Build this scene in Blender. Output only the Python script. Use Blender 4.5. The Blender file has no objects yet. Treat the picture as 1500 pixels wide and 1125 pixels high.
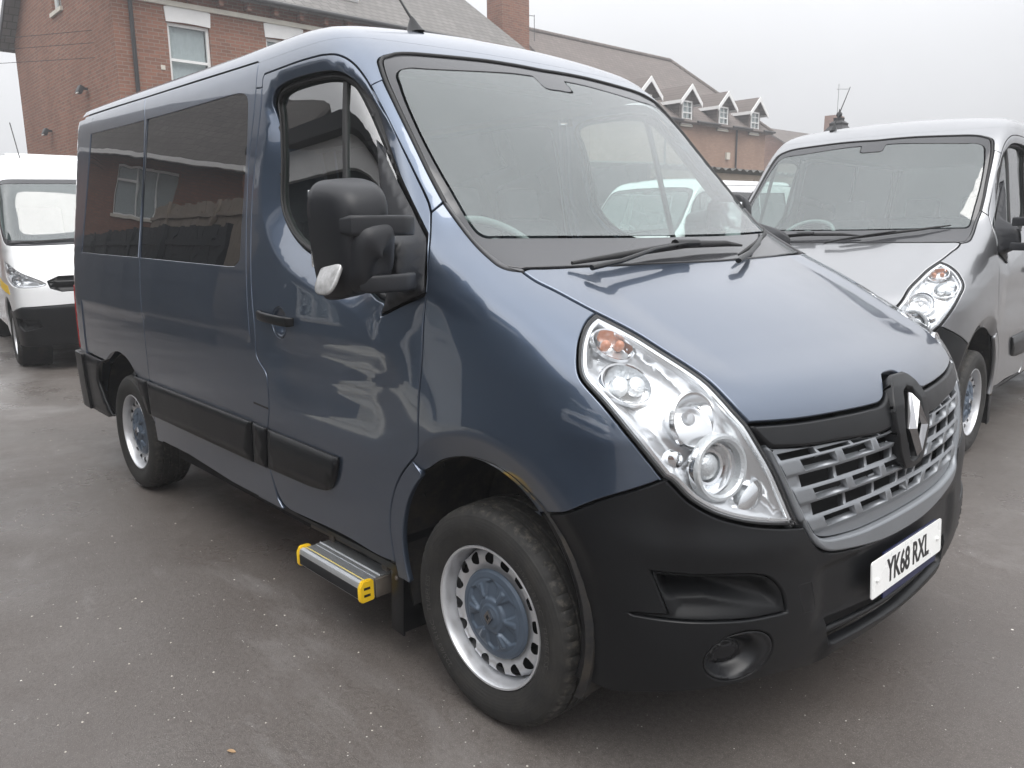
# Car park scene: a slate blue van in front of two other vans and brick houses, foggy day.
import bpy, bmesh, math, random
import numpy as np
from mathutils import Vector, Matrix
from mathutils.geometry import delaunay_2d_cdt
random.seed(7)
scene = bpy.context.scene
COL = scene.collection
R = math.radians

# ------------------------------------------------------------------ objects
def tag(o, label=None, cat=None, group=None, kind=None):
    if label: o['label'] = label
    if cat: o['category'] = cat
    if group: o['group'] = group
    if kind: o['kind'] = kind
    return o
def empty(name, loc=(0, 0, 0), rz=0.0, label=None, cat=None, group=None):
    o = bpy.data.objects.new(name, None); COL.objects.link(o)
    o.location = loc; o.rotation_euler = (0, 0, rz)
    return tag(o, label, cat, group)
def obj_from(name, verts, faces, mat=None, parent=None, smooth=False, normals=None, mats=None, fmat=None):
    me = bpy.data.meshes.new(name)
    me.from_pydata([tuple(map(float, v)) for v in verts], [], [tuple(map(int, f)) for f in faces])
    for m in (mats or ([mat] if mat else [])): me.materials.append(m)
    if fmat is not None: me.polygons.foreach_set('material_index', fmat)
    me.update()
    if smooth or normals is not None:
        me.polygons.foreach_set('use_smooth', [True] * len(me.polygons))
    if normals is not None:
        me.normals_split_custom_set_from_vertices([tuple(map(float, n)) for n in normals])
    o = bpy.data.objects.new(name, me); COL.objects.link(o)
    if parent is not None: o.parent = parent
    return o
def bm_obj(name, bm, mat=None, parent=None, smooth=None):
    me = bpy.data.meshes.new(name)
    bmesh.ops.recalc_face_normals(bm, faces=bm.faces)
    bm.to_mesh(me); bm.free()
    if mat: me.materials.append(mat)
    if smooth is not None:
        me.polygons.foreach_set('use_smooth', [True] * len(me.polygons))
        me.set_sharp_from_angle(angle=R(smooth))
    o = bpy.data.objects.new(name, me); COL.objects.link(o)
    if parent is not None: o.parent = parent
    return o
def add_box(bm, c, s, rot=None, bevel=0.0, seg=2):
    r = bmesh.ops.create_cube(bm, size=1.0)
    vs = r['verts']
    for v in vs:
        v.co = Vector((v.co.x * s[0], v.co.y * s[1], v.co.z * s[2]))
    if bevel > 0:
        es = list({e for v in vs for e in v.link_edges})
        rr = bmesh.ops.bevel(bm, geom=es, offset=bevel, segments=seg, affect='EDGES', profile=.5)
        vs = list({v for f in rr['faces'] for v in f.verts} | {v for v in vs if v.is_valid})
    M = Matrix.Translation(Vector(c)) @ (rot.to_4x4() if rot is not None else Matrix())
    bmesh.ops.transform(bm, matrix=M, verts=vs)
    return vs
def box(name, c, s, mat, parent=None, rot=None, bevel=0.0, smooth=None):
    bm = bmesh.new(); add_box(bm, c, s, rot, bevel)
    return bm_obj(name, bm, mat, parent, smooth if smooth is not None else (40 if bevel else None))
def add_tube(bm, pts, rad, n=10, cap=True, squash=1.0):
    pts = [Vector(p) for p in pts]
    rads = rad if isinstance(rad, (list, tuple)) else [rad] * len(pts)
    rings = []; up = None
    for i, p in enumerate(pts):
        d = (pts[min(i + 1, len(pts) - 1)] - pts[max(i - 1, 0)]).normalized()
        if up is None:
            up = Vector((0, 0, 1)) if abs(d.z) < .9 else Vector((1, 0, 0))
        a = d.cross(up).normalized(); b = a.cross(d).normalized(); up = b
        rings.append([bm.verts.new(p + (a * math.cos(t) + b * math.sin(t) * squash) * rads[i]) for t in [2 * math.pi * k / n for k in range(n)]])
    for r0, r1 in zip(rings, rings[1:]):
        for k in range(n): bm.faces.new((r0[k], r0[(k + 1) % n], r1[(k + 1) % n], r1[k]))
    if cap:
        bm.faces.new(rings[0][::-1]); bm.faces.new(rings[-1])
def tube(name, pts, rad, mat, parent=None, n=10, squash=1.0):
    bm = bmesh.new(); add_tube(bm, pts, rad, n, True, squash)
    return bm_obj(name, bm, mat, parent, 50)
def add_prism(bm, poly, h0, h1, fn):
    """poly = 2D outline; fn(u,v,h) -> 3D"""
    a = [bm.verts.new(fn(u, v, h0)) for u, v in poly]; b = [bm.verts.new(fn(u, v, h1)) for u, v in poly]
    n = len(poly)
    for i in range(n): bm.faces.new((a[i], a[(i + 1) % n], b[(i + 1) % n], b[i]))
    bm.faces.new(a[::-1]); bm.faces.new(b)
def lathe(name, prof, mat, parent=None, n=48, loc=(0, 0, 0), axis='Y', smooth=35, closed=False):
    """prof: list of (radius, offset along the axis)"""
    bm = bmesh.new(); rings = []
    for r, h in prof:
        ring = []
        if r < 1e-6: ring = [bm.verts.new((0, h, 0))]
        else: ring = [bm.verts.new((r * math.cos(2 * math.pi * k / n), h, r * math.sin(2 * math.pi * k / n))) for k in range(n)]
        rings.append(ring)
    if closed: rings.append(rings[0])
    for a, b in zip(rings, rings[1:]):
        for k in range(n):
            k2 = (k + 1) % n
            if len(a) == 1 and len(b) == 1: continue
            if len(a) == 1: bm.faces.new((a[0], b[k], b[k2]))
            elif len(b) == 1: bm.faces.new((a[k], a[k2], b[0]))
            else: bm.faces.new((a[k], a[k2], b[k2], b[k]))
    M = Matrix()
    if axis == 'Z': M = Matrix.Rotation(R(90), 4, 'X')
    if axis == 'X': M = Matrix.Rotation(R(-90), 4, 'Z')
    if isinstance(axis, Matrix): M = axis
    bmesh.ops.transform(bm, matrix=Matrix.Translation(Vector(loc)) @ M, verts=bm.verts)
    return bm_obj(name, bm, mat, parent, smooth)
def children(o): return [c for c in bpy.data.objects if c.parent == o]
KIDS = {}
def copy_tree(o, parent=None, mmap=None, skip=(), rename=None):
    if o.name.split('.')[0] in skip: return None
    c = o.copy(); COL.objects.link(c); c.parent = parent
    if mmap and c.type == 'MESH' and any(s.material in mmap for s in c.material_slots):
        for s in c.material_slots:
            m = s.material
            if m in mmap:
                s.link = 'OBJECT'; s.material = mmap[m]
    for ch in KIDS.get(o, ()): copy_tree(ch, c, mmap, skip)
    return c
def index_kids():
    KIDS.clear()
    for o in bpy.data.objects:
        if o.parent is not None: KIDS.setdefault(o.parent, []).append(o)

# ------------------------------------------------------------------ materials
MAT = {}
class NT:
    def __init__(s, name):
        s.m = bpy.data.materials.new(name); s.m.use_nodes = True
        s.t = s.m.node_tree; s.n = s.t.nodes; s.l = s.t.links
        s.b = s.n['Principled BSDF']; s.out = s.n['Material Output']
        MAT[name] = s.m
    def node(s, typ, **kw):
        nd = s.n.new(typ)
        for k, v in kw.items():
            if k in nd.inputs.keys() if hasattr(nd.inputs, 'keys') else False: nd.inputs[k].default_value = v
            else: setattr(nd, k, v)
        return nd
    def set(s, **kw):
        for k, v in kw.items():
            s.b.inputs[k.replace('_', ' ')].default_value = v
        return s
    def coords(s, kind='Object'):
        if not hasattr(s, '_tc'): s._tc = s.n.new('ShaderNodeTexCoord')
        return s._tc.outputs[kind]
    def noise(s, scale, detail=3, rough=.5, vec=None, dist=0.0):
        n = s.n.new('ShaderNodeTexNoise'); n.inputs['Scale'].default_value = scale
        n.inputs['Detail'].default_value = detail; n.inputs['Roughness'].default_value = rough
        n.inputs['Distortion'].default_value = dist
        s.l.new(vec if vec is not None else s.coords(), n.inputs['Vector'])
        return n.outputs['Fac']
    def ramp(s, fac, stops):
        r = s.n.new('ShaderNodeValToRGB'); s.l.new(fac, r.inputs['Fac'])
        e = r.color_ramp.elements
        while len(e) < len(stops): e.new(.5)
        for el, (p, c) in zip(e, stops):
            el.position = p; el.color = (*c, 1) if hasattr(c, '__len__') else (c, c, c, 1)
        return r.outputs['Color']
    def mix(s, fac, a, b, mode='MIX'):
        n = s.n.new('ShaderNodeMix'); n.data_type = 'RGBA'; n.blend_type = mode
        for sock, v in ((n.inputs[0], fac), (n.inputs[6], a), (n.inputs[7], b)):
            if isinstance(v, bpy.types.NodeSocket): s.l.new(v, sock)
            elif hasattr(v, '__len__'): sock.default_value = (*v, 1)
            else: sock.default_value = v
        return n.outputs[2]
    def math(s, op, a, b=None, c=None):
        n = s.n.new('ShaderNodeMath'); n.operation = op
        for i, v in enumerate((a, b, c)):
            if v is None: continue
            if isinstance(v, bpy.types.NodeSocket): s.l.new(v, n.inputs[i])
            else: n.inputs[i].default_value = v
        return n.outputs[0]
    def map(s, vec=None, loc=(0, 0, 0), rot=(0, 0, 0), scale=(1, 1, 1)):
        n = s.n.new('ShaderNodeMapping'); s.l.new(vec if vec is not None else s.coords(), n.inputs['Vector'])
        n.inputs['Location'].default_value = loc; n.inputs['Rotation'].default_value = rot; n.inputs['Scale'].default_value = scale
        return n.outputs[0]
    def base(s, v): s.l.new(v, s.b.inputs['Base Color']); return s
    def rough(s, v): s.l.new(v, s.b.inputs['Roughness']); return s
    def bump(s, h, strength=.3, dist=.01):
        n = s.n.new('ShaderNodeBump'); n.inputs['Strength'].default_value = strength; n.inputs['Distance'].default_value = dist
        s.l.new(h, n.inputs['Height']); s.l.new(n.outputs[0], s.b.inputs['Normal']); return s
def plain(name, col, rough=.5, metal=0., spec=.5, coat=0., var=.0, vscale=8., bump=0., bscale=200.):
    t = NT(name); t.set(Base_Color=(*col, 1), Roughness=rough, Metallic=metal, Coat_Weight=coat, Specular_IOR_Level=spec)
    if coat: t.set(Coat_Roughness=.03)
    if var:
        f = t.noise(vscale, 4, .6)
        t.base(t.mix(f, tuple(c * (1 - var) for c in col), tuple(min(1, c * (1 + var)) for c in col)))
        t.rough(t.math('ADD', t.math('MULTIPLY', f, .25), rough - .12))
    if bump: t.bump(t.noise(bscale, 2, .5), bump, .002)
    return t.m
def paint(name, col, metal=.55, rough=.34, flake=True):
    t = NT(name)
    t.set(Metallic=metal, Coat_Weight=1.0, Coat_Roughness=.015, Coat_IOR=1.7, Specular_IOR_Level=.5)
    f = t.noise(1.7, 4, .6)
    t.base(t.mix(f, tuple(c * .93 for c in col), tuple(c * 1.07 for c in col)))
    d = t.noise(5.0, 5, .65)
    t.rough(t.math('ADD', t.math('MULTIPLY', d, .10), rough - .05))
    # faint pressed-steel waviness, so reflections wander the way they do on a real panel
    n = t.n.new('ShaderNodeBump'); n.inputs['Strength'].default_value = .10; n.inputs['Distance'].default_value = .006
    t.l.new(t.noise(2.6, 1, .4), n.inputs['Height'])
    t.l.new(n.outputs[0], t.b.inputs['Coat Normal']); t.l.new(n.outputs[0], t.b.inputs['Normal'])
    return t.m
def thin_glass(name, tint, gloss_col=(1, 1, 1), rough=0.0, ior=1.5, wave=0.0, glare=0.0, glare_col=(.5, .55, .55)):
    """a single pane: tinted see-through plus mirror by Fresnel"""
    t = NT(name); t.n.remove(t.b)
    tr = t.n.new('ShaderNodeBsdfTransparent'); tr.inputs[0].default_value = (*tint, 1)
    gl = t.n.new('ShaderNodeBsdfGlossy'); gl.inputs['Color'].default_value = (*gloss_col, 1); gl.inputs['Roughness'].default_value = rough
    lw = t.n.new('ShaderNodeLayerWeight'); lw.inputs['Blend'].default_value = .5; f0 = ((ior - 1) / (ior + 1)) ** 2
    fac_ = t.math('MULTIPLY_ADD', t.math('POWER', lw.outputs['Facing'], 5.0), 1 - f0, f0)
    mx = t.n.new('ShaderNodeMixShader')
    t.l.new(fac_, mx.inputs[0])
    if glare > 0:  # diffuse layer paints milky haze and reflection into the pane
        df = t.n.new('ShaderNodeBsdfDiffuse'); df.inputs['Color'].default_value = (*glare_col, 1)
        m2 = t.n.new('ShaderNodeMixShader')
        fac = t.math('ADD', t.math('MULTIPLY', t.noise(1.2, 3, .6), glare * .5), glare * .75)
        t.l.new(fac, m2.inputs[0]); t.l.new(tr.outputs[0], m2.inputs[1]); t.l.new(df.outputs[0], m2.inputs[2])
        t.l.new(m2.outputs[0], mx.inputs[1])
    else: t.l.new(tr.outputs[0], mx.inputs[1])
    t.l.new(gl.outputs[0], mx.inputs[2]); t.l.new(mx.outputs[0], t.out.inputs[0])
    if wave:
        b = t.n.new('ShaderNodeBump'); b.inputs['Strength'].default_value = wave; b.inputs['Distance'].default_value = .01
        t.l.new(t.noise(1.4, 1, .4), b.inputs['Height']); t.l.new(b.outputs[0], gl.inputs['Normal']); t.l.new(b.outputs[0], lw.inputs['Normal'])
    return t.m

# ------------------------------------------------------------------ geometry of polygons in the panel domain
def smooth_curve(pts, step=.015, keep=False):
    """Catmull-Rom through the points, resampled"""
    p = np.array(pts, float)
    if len(p) < 3 or keep:
        out = []
        for a, b in zip(p, p[1:]):
            n = max(1, int(np.hypot(*(b - a)) / step)); out += [a + (b - a) * k / n for k in range(n)]
        return np.array(out + [p[-1]])
    q = np.vstack([2 * p[0] - p[1], p, 2 * p[-1] - p[-2]]); out = []
    for i in range(1, len(q) - 2):
        p0, p1, p2, p3 = q[i - 1:i + 3]
        d = np.hypot(*(p2 - p1)); n = max(1, int(math.ceil(d / step)))
        d01 = max(np.hypot(*(p1 - p0)), 1e-4) ** .5; d12 = max(d, 1e-4) ** .5; d23 = max(np.hypot(*(p3 - p2)), 1e-4) ** .5
        m1 = (p2 - p1) + d12 * ((p1 - p0) / d01 - (p2 - p0) / (d01 + d12))
        m2 = (p2 - p1) + d12 * ((p3 - p2) / d23 - (p3 - p1) / (d12 + d23))
        for k in range(n):
            t = k / n
            out.append((2 * t**3 - 3 * t * t + 1) * p1 + (t**3 - 2 * t * t + t) * m1 + (-2 * t**3 + 3 * t * t) * p2 + (t**3 - t * t) * m2)
    return np.array(out + [p[-1]])
def loop(*curves, step=.015):
    """join curves end to end; a curve is a list of points, or ('r', pts) reversed, or ('l', pts) kept straight"""
    out = []
    for c in curves:
        keep = False
        if isinstance(c, tuple) and isinstance(c[0], str):
            k, c = c
            if 'l' in k: keep = True
            if 'r' in k: c = list(c)[::-1]
        s = smooth_curve(c, step, keep)
        for q in s:
            if not out or np.hypot(*(q - out[-1])) > 1e-3: out.append(q)
    if np.hypot(*(out[0] - out[-1])) < 2e-3: out.pop()
    # close with straight subdivision
    a, b = out[-1], out[0]; d = np.hypot(*(b - a)); n = int(d / step)
    out += [a + (b - a) * k / n for k in range(1, n)] if n > 1 else []
    p = np.array(out)
    if area(p) < 0: p = p[::-1]
    return p
def area(p):
    x, y = p[:, 0], p[:, 1]; return .5 * np.sum(x * np.roll(y, -1) - np.roll(x, -1) * y)
def shrink(p, d):
    """move a ccw outline inwards by d"""
    if d == 0: return p
    e = np.roll(p, -1, 0) - p; L = np.hypot(e[:, 0], e[:, 1])[:, None]; e = e / np.maximum(L, 1e-9)
    n = np.stack([-e[:, 1], e[:, 0]], 1)
    n0 = np.roll(n, 1, 0); m = n + n0; k = 1 + np.sum(n * n0, 1, keepdims=True)
    m = m / np.maximum(k, .35)
    return p + m * d
def inside(pt, poly):
    x, y = pt[:, 0][:, None], pt[:, 1][:, None]
    a = poly; b = np.roll(poly, -1, 0)
    cond = ((a[None, :, 1] > y) != (b[None, :, 1] > y))
    with np.errstate(divide='ignore', invalid='ignore'):
        xi = (b[None, :, 0] - a[None, :, 0]) * (y - a[None, :, 1]) / (b[None, :, 1] - a[None, :, 1]) + a[None, :, 0]
    return (np.sum(cond & (x < xi), 1) % 2) == 1
def dist_to(pt, poly, closed=True):
    a = poly; b = np.roll(poly, -1, 0)
    if not closed: a, b = poly[:-1], poly[1:]
    d = b - a; L2 = np.maximum((d**2).sum(1), 1e-12)
    out = np.full(len(pt), 9.)
    for i in range(0, len(pt), 2000):
        q = pt[i:i + 2000][:, None, :]
        t = np.clip(((q - a[None]) * d[None]).sum(2) / L2[None], 0, 1)
        out[i:i + 2000] = np.sqrt((((a[None] + t[..., None] * d[None]) - q)**2).sum(2)).min(1)
    return out
def circle(c, r, n=32, ry=None, a0=0):
    t = np.linspace(0, 2 * np.pi, n, endpoint=False) + a0
    return np.stack([c[0] + r * np.cos(t), c[1] + (ry or r) * np.sin(t)], 1)
def rrect(c, w, h, r, n=5):
    out = []
    for sx, sy, a in ((1, 1, 0), (-1, 1, 90), (-1, -1, 180), (1, -1, 270)):
        for k in range(n + 1):
            t = R(a + 90 * k / n); out.append((c[0] + sx * (w / 2 - r) + r * math.cos(t), c[1] + sy * (h / 2 - r) + r * math.sin(t)))
    return np.array(out)
def pchip(xs,ys):
    # smooth monotone-ish cubic hermite (Catmull tangents) vectorised
    xs=np.array(xs,float);ys=np.array(ys,float)
    d=np.diff(ys)/np.diff(xs);h=np.diff(xs)
    m=np.empty_like(ys);m[0]=d[0];m[-1]=d[-1]
    m[1:-1]=(d[:-1]*h[1:]+d[1:]*h[:-1])/(h[1:]+h[:-1])
    def f(x):
        x=np.asarray(x,float)
        i=np.clip(np.searchsorted(xs,x)-1,0,len(xs)-2)
        t=(x-xs[i])/h[i]; tc=np.clip(t,0,1)
        v=((1+2*tc)*(1-tc)**2*ys[i]+tc*(1-tc)**2*h[i]*m[i]+tc*tc*(3-2*tc)*ys[i+1]+tc*tc*(tc-1)*h[i]*m[i+1])
        return v+np.where(t<0,t*h[i]*m[i],0)+np.where(t>1,(t-1)*h[i]*m[i+1],0)
    return f
def ss(a,b,x):
    t=np.clip((x-a)/(b-a),0,1);return t*t*(3-2*t)
W0=pchip([0.1,.3,.5,.7,.9,1.05,1.2,1.35,1.5,1.7,1.9,2.05,2.2,2.4],[.99,1.01,1.025,1.033,1.035,1.032,1.022,1.005,.982,.949,.918,.895,.872,.84])
F0=pchip([.1,.2,.3,.4,.5,.6,.7,.8,.9,.96,1.0,1.05,1.10,1.2,1.3,1.38,1.46,1.6,1.8,2.0,2.1,2.4],
         [.66,.735,.79,.812,.817,.815,.812,.81,.803,.79,.773,.732,.667,.49,.30,.135,.005,-.155,-.375,-.595,-.707,-1.05])
KB=pchip([.1,.5,.73,.9,1.0,1.1,1.2,1.38,1.5,1.7,2.1,2.4],[.10,.085,.105,.125,.135,.12,.12,.125,.15,.13,.07,.05])
RB=pchip([.1,.4,.7,.9,1.05,1.2,1.4,1.6,2.0,2.4],[.25,.26,.28,.25,.17,.16,.16,.15,.12,.12])
def smax(a,b,k):
    h=np.clip(k-np.abs(a-b),0,None)/k
    return np.maximum(a,b)+h*h*h*k/6.0
def G(x,y,z):
    a=np.abs(y)
    tx=np.clip(x+.35,0,None)
    w=W0(z)-.06*tx**2/(1+.3*tx)-.012*np.clip(-x-2.6,0,None)**2
    ds=(a-w)
    e=1e-3
    f=F0(z)-KB(z)*(a/.8)**2
    fz=(F0(z+e)-F0(z-e))/(2*e)
    df=(x-f)/np.sqrt(1+fz*fz)
    g=smax(ds,df,RB(z)*1.6)
    # rear end
    g=smax(g,-(x+4.206)-.10*np.clip(z-1.0,0,None),.16)
    xr=np.clip(x+1.4,0,None)
    r=2.305-.05*(a/.9)**2-.10*xr**2+.018*np.clip(-x-1.8,0,None)
    g=smax(g,(z-r),.20)
    return g
def grad(x,y,z,e=2e-4,g=None):
    g=g or G
    n=np.stack([g(x+e,y,z)-g(x-e,y,z),g(x,y+e,z)-g(x,y-e,z),g(x,y,z+e)-g(x,y,z-e)],-1)
    return n/np.linalg.norm(n,axis=-1,keepdims=True)
XC=-1.0;SA=1.4   # mandrel centre and radians->s scale
def sdir(s):
    s=np.asarray(s,float)
    ang=np.clip(s,0,None)/SA
    ox=XC+np.minimum(s,0)
    return ox,np.sin(ang),-np.cos(ang)
def lift(s,z,off=0,g=None):
    """domain (s,z) -> point on the right side of the van surface (y<0)"""
    g=g or G
    ox,dx,dy=sdir(s);z=np.asarray(z,float)+0*ox
    off=np.asarray(off,float)+0*z
    def f(m): return g(ox+dx*m,dy*m,z)-off
    lo=np.zeros_like(z);hi=np.full_like(z,2.6)
    for _ in range(7):
        m=.5*(lo+hi);v=f(m)>0
        hi=np.where(v,m,hi);lo=np.where(v,lo,m)
    fl=f(lo);fh=f(hi)
    for _ in range(7):
        d=fh-fl;d=np.where(np.abs(d)<1e-12,1e-12,d)
        m=np.clip(lo-fl*(hi-lo)/d,lo,hi);fm=f(m);v=fm>0
        fl=np.where(v,fl*.5,fm);fh=np.where(v,fm,fh*.5)
        hi=np.where(v,m,hi);lo=np.where(v,lo,m)
    d=fh-fl;d=np.where(np.abs(d)<1e-12,1e-12,d);m=np.clip(lo-fl*(hi-lo)/d,lo,hi)
    return np.stack([ox+dx*m,dy*m,z],-1)
SC = SA * math.pi / 2            # domain s on the centre line
def smap(q, off=0.0, g=None):
    return lift(q[:, 0], q[:, 1], off, g)
def panel_data(outer, holes=(), gap=.003, bev=.0022, thick=.02, res=.03, mapf=smap, disp=None, full=False, rim=True, g=None, ctr=None, creases=(), flipn=1):
    """tessellate an outline of the body skin; returns verts, faces, normals (right half)"""
    ctr = SC if ctr is None else ctr
    def D(q):
        off = disp(q) if disp is not None else np.zeros(len(q))
        return mapf(q, off, g)
    def prep(p, d):
        c = p[:, 0] > ctr - 1e-4 if full else np.zeros(len(p), bool)
        r = shrink(p, d)
        if full: r[c, 0] = ctr
        return r
    loops0 = [prep(outer, gap + bev)] + [prep(h[::-1], gap + bev) for h in holes]
    loops1 = [prep(outer, gap)] + [prep(h[::-1], gap) for h in holes]
    O = loops0[0]
    x0, y0 = O.min(0); x1, y1 = O.max(0)
    xs = np.arange(x0, x1 + res, res); ys = np.arange(y0, y1 + res, res)
    gx, gy = np.meshgrid(xs, ys); gx = gx + (np.arange(len(ys)) % 2)[:, None] * res / 2
    pts = np.stack([gx.ravel(), gy.ravel()], 1)
    if full:
        pts = pts[pts[:, 0] < ctr - res * .3]
    ok = inside(pts, O) & (dist_to(pts, O) > res * .45)
    for h in loops0[1:]:
        ok &= ~inside(pts, h) & (dist_to(pts, h) > res * .45)
    pts = pts[ok]
    extra = []
    for cr in creases:
        c = smooth_curve(cr, .012); t = np.gradient(c, axis=0); t /= np.maximum(np.hypot(t[:, 0], t[:, 1])[:, None], 1e-9); nn_ = np.stack([-t[:, 1], t[:, 0]], 1)
        cc = [c + nn_ * k for k in (-.007, 0., .007)]
        pts = pts[dist_to(pts, c, False) > .016]
        extra += cc
    if extra:
        ex = np.vstack(extra); ok = inside(ex, O) & (dist_to(ex, O) > .004)
        for h in loops0[1:]: ok &= ~inside(ex, h) & (dist_to(ex, h) > .004)
        pts = np.vstack([pts, ex[ok]])
    V = []; E = []
    for lp in loops0:
        b = len(V); V += [Vector(p) for p in lp]; n = len(lp)
        E += [(b + i, b + (i + 1) % n) for i in range(n)]
    nb = len(V)
    V += [Vector(p) for p in pts]
    ov, oe, of, vi, _, _ = delaunay_2d_cdt(V, E, [], 0, 1e-7)
    q = np.array([tuple(v) for v in ov])
    F = np.array([f for f in of if len(f) == 3])
    cen = q[F].mean(1)
    keep = inside(cen, O)
    for h in loops0[1:]: keep &= ~inside(cen, h)
    F = F[keep]
    ar = (q[F[:, 1], 0] - q[F[:, 0], 0]) * (q[F[:, 2], 1] - q[F[:, 0], 1]) - (q[F[:, 2], 0] - q[F[:, 0], 0]) * (q[F[:, 1], 1] - q[F[:, 0], 1])
    F = F[np.abs(ar) > 1e-10]; ar = ar[np.abs(ar) > 1e-10]
    F[ar < 0] = F[ar < 0][:, ::-1]
    P = D(q)
    e = .003
    def nrm(q):
        du = D(q + [e, 0]) - D(q - [e, 0]); dv = D(q + [0, e]) - D(q - [0, e])
        n = np.cross(du, dv) * flipn; n /= np.maximum(np.linalg.norm(n, axis=1, keepdims=True), 1e-12)
        return n
    if disp is None and mapf is smap:
        gN = grad(P[:, 0], P[:, 1], P[:, 2], g=g)
        nrm0 = nrm
        def nrm(q):
            p = D(q); return grad(p[:, 0], p[:, 1], p[:, 2], g=g)
    N = nrm(q)
    verts = list(P); norms = list(N); faces = [tuple(f) for f in F]
    if rim:
        for lp0, lp1 in zip(loops0, loops1):
            P0 = D(lp0); N0 = nrm(lp0); P1 = D(lp1) - N0 * bev
            o = P1 - P0; o -= N0 * (o * N0).sum(1, keepdims=True)
            o /= np.maximum(np.linalg.norm(o, axis=1, keepdims=True), 1e-9)
            b = len(verts); n = len(lp0)
            verts += list(P0); norms += list((N0 * .97 + o * .25))
            verts += list(P1); norms += list((N0 * .35 + o))
            verts += list(P1 - N0 * thick - o * thick * .15); norms += list(o - N0 * .1)
            for i in range(n):
                j = (i + 1) % n
                if full and lp0[i, 0] > ctr - 1e-4 and lp0[j, 0] > ctr - 1e-4: continue
                for r in (0, 1):
                    a, c, d, f = b + r * n + i, b + r * n + j, b + (r + 1) * n + j, b + (r + 1) * n + i
                    faces.append((a, f, d, c))
    verts = np.array(verts); norms = np.array(norms)
    norms /= np.maximum(np.linalg.norm(norms, axis=1, keepdims=True), 1e-9)
    return verts, faces, norms
def mirror_data(v, f, n):
    return v * [1, -1, 1], [tuple(t[::-1]) for t in f], n * [1, -1, 1]
def fix_dir(v, f, n):
    # faces must agree with the normals
    f = list(f); a = np.array([t[:3] for t in f])
    fn = np.cross(v[a[:, 1]] - v[a[:, 0]], v[a[:, 2]] - v[a[:, 0]])
    s = (fn * (n[a[:, 0]] + n[a[:, 1]] + n[a[:, 2]])).sum(1)
    return [t[::-1] if k < 0 else t for t, k in zip(f, s)]
def panel(name, outer, mat, parent, side='R', label=None, **kw):
    full = side == 'F'
    v, f, n = panel_data(outer, full=full, **kw)
    f = fix_dir(v, f, n)
    objs = []
    if full:
        v2, f2, n2 = mirror_data(v, f, n); k = len(v)
        # weld the centre line
        V = np.vstack([v, v2]); Fc = f + [tuple(i + k for i in t) for t in f2]; N = np.vstack([n, n2])
        cen = np.abs(v[:, 1]) < 1e-5
        idx = np.arange(2 * k); idx[k:][cen] = np.arange(k)[cen]
        N[:k][cen] *= [1, 0, 1]
        Fc = [tuple(idx[i] for i in t) for t in Fc]
        used = sorted({i for t in Fc for i in t}); re = {u: i for i, u in enumerate(used)}
        V = V[used]; N = N[used]; Fc = [tuple(re[i] for i in t) for t in Fc]
        N /= np.maximum(np.linalg.norm(N, axis=1, keepdims=True), 1e-9)
        objs.append(obj_from(name, V, Fc, mat, parent, normals=N))
    else:
        for s in side:
            if s == 'R': objs.append(obj_from(name, v, f, mat, parent, normals=n))
            else: objs.append(obj_from(name, *mirror_data(v, f, n)[:2], mat, parent, normals=n * [1, -1, 1]))
    if label:
        for o in objs: o['label'] = label
    return objs
def surf_pt(s, z, off=0.0):
    """point and outward normal of the right body side"""
    q = np.array([[s, z]]); P = smap(q, np.array([off]))[0]
    e = .002
    n = np.cross(smap(q + [e, 0])[0] - smap(q - [e, 0])[0], smap(q + [0, e])[0] - smap(q - [0, e])[0])
    if n @ np.array([P[0] + 1.5, P[1], .3]) < 0: n = -n
    return Vector(P), Vector(n / np.linalg.norm(n))
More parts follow.
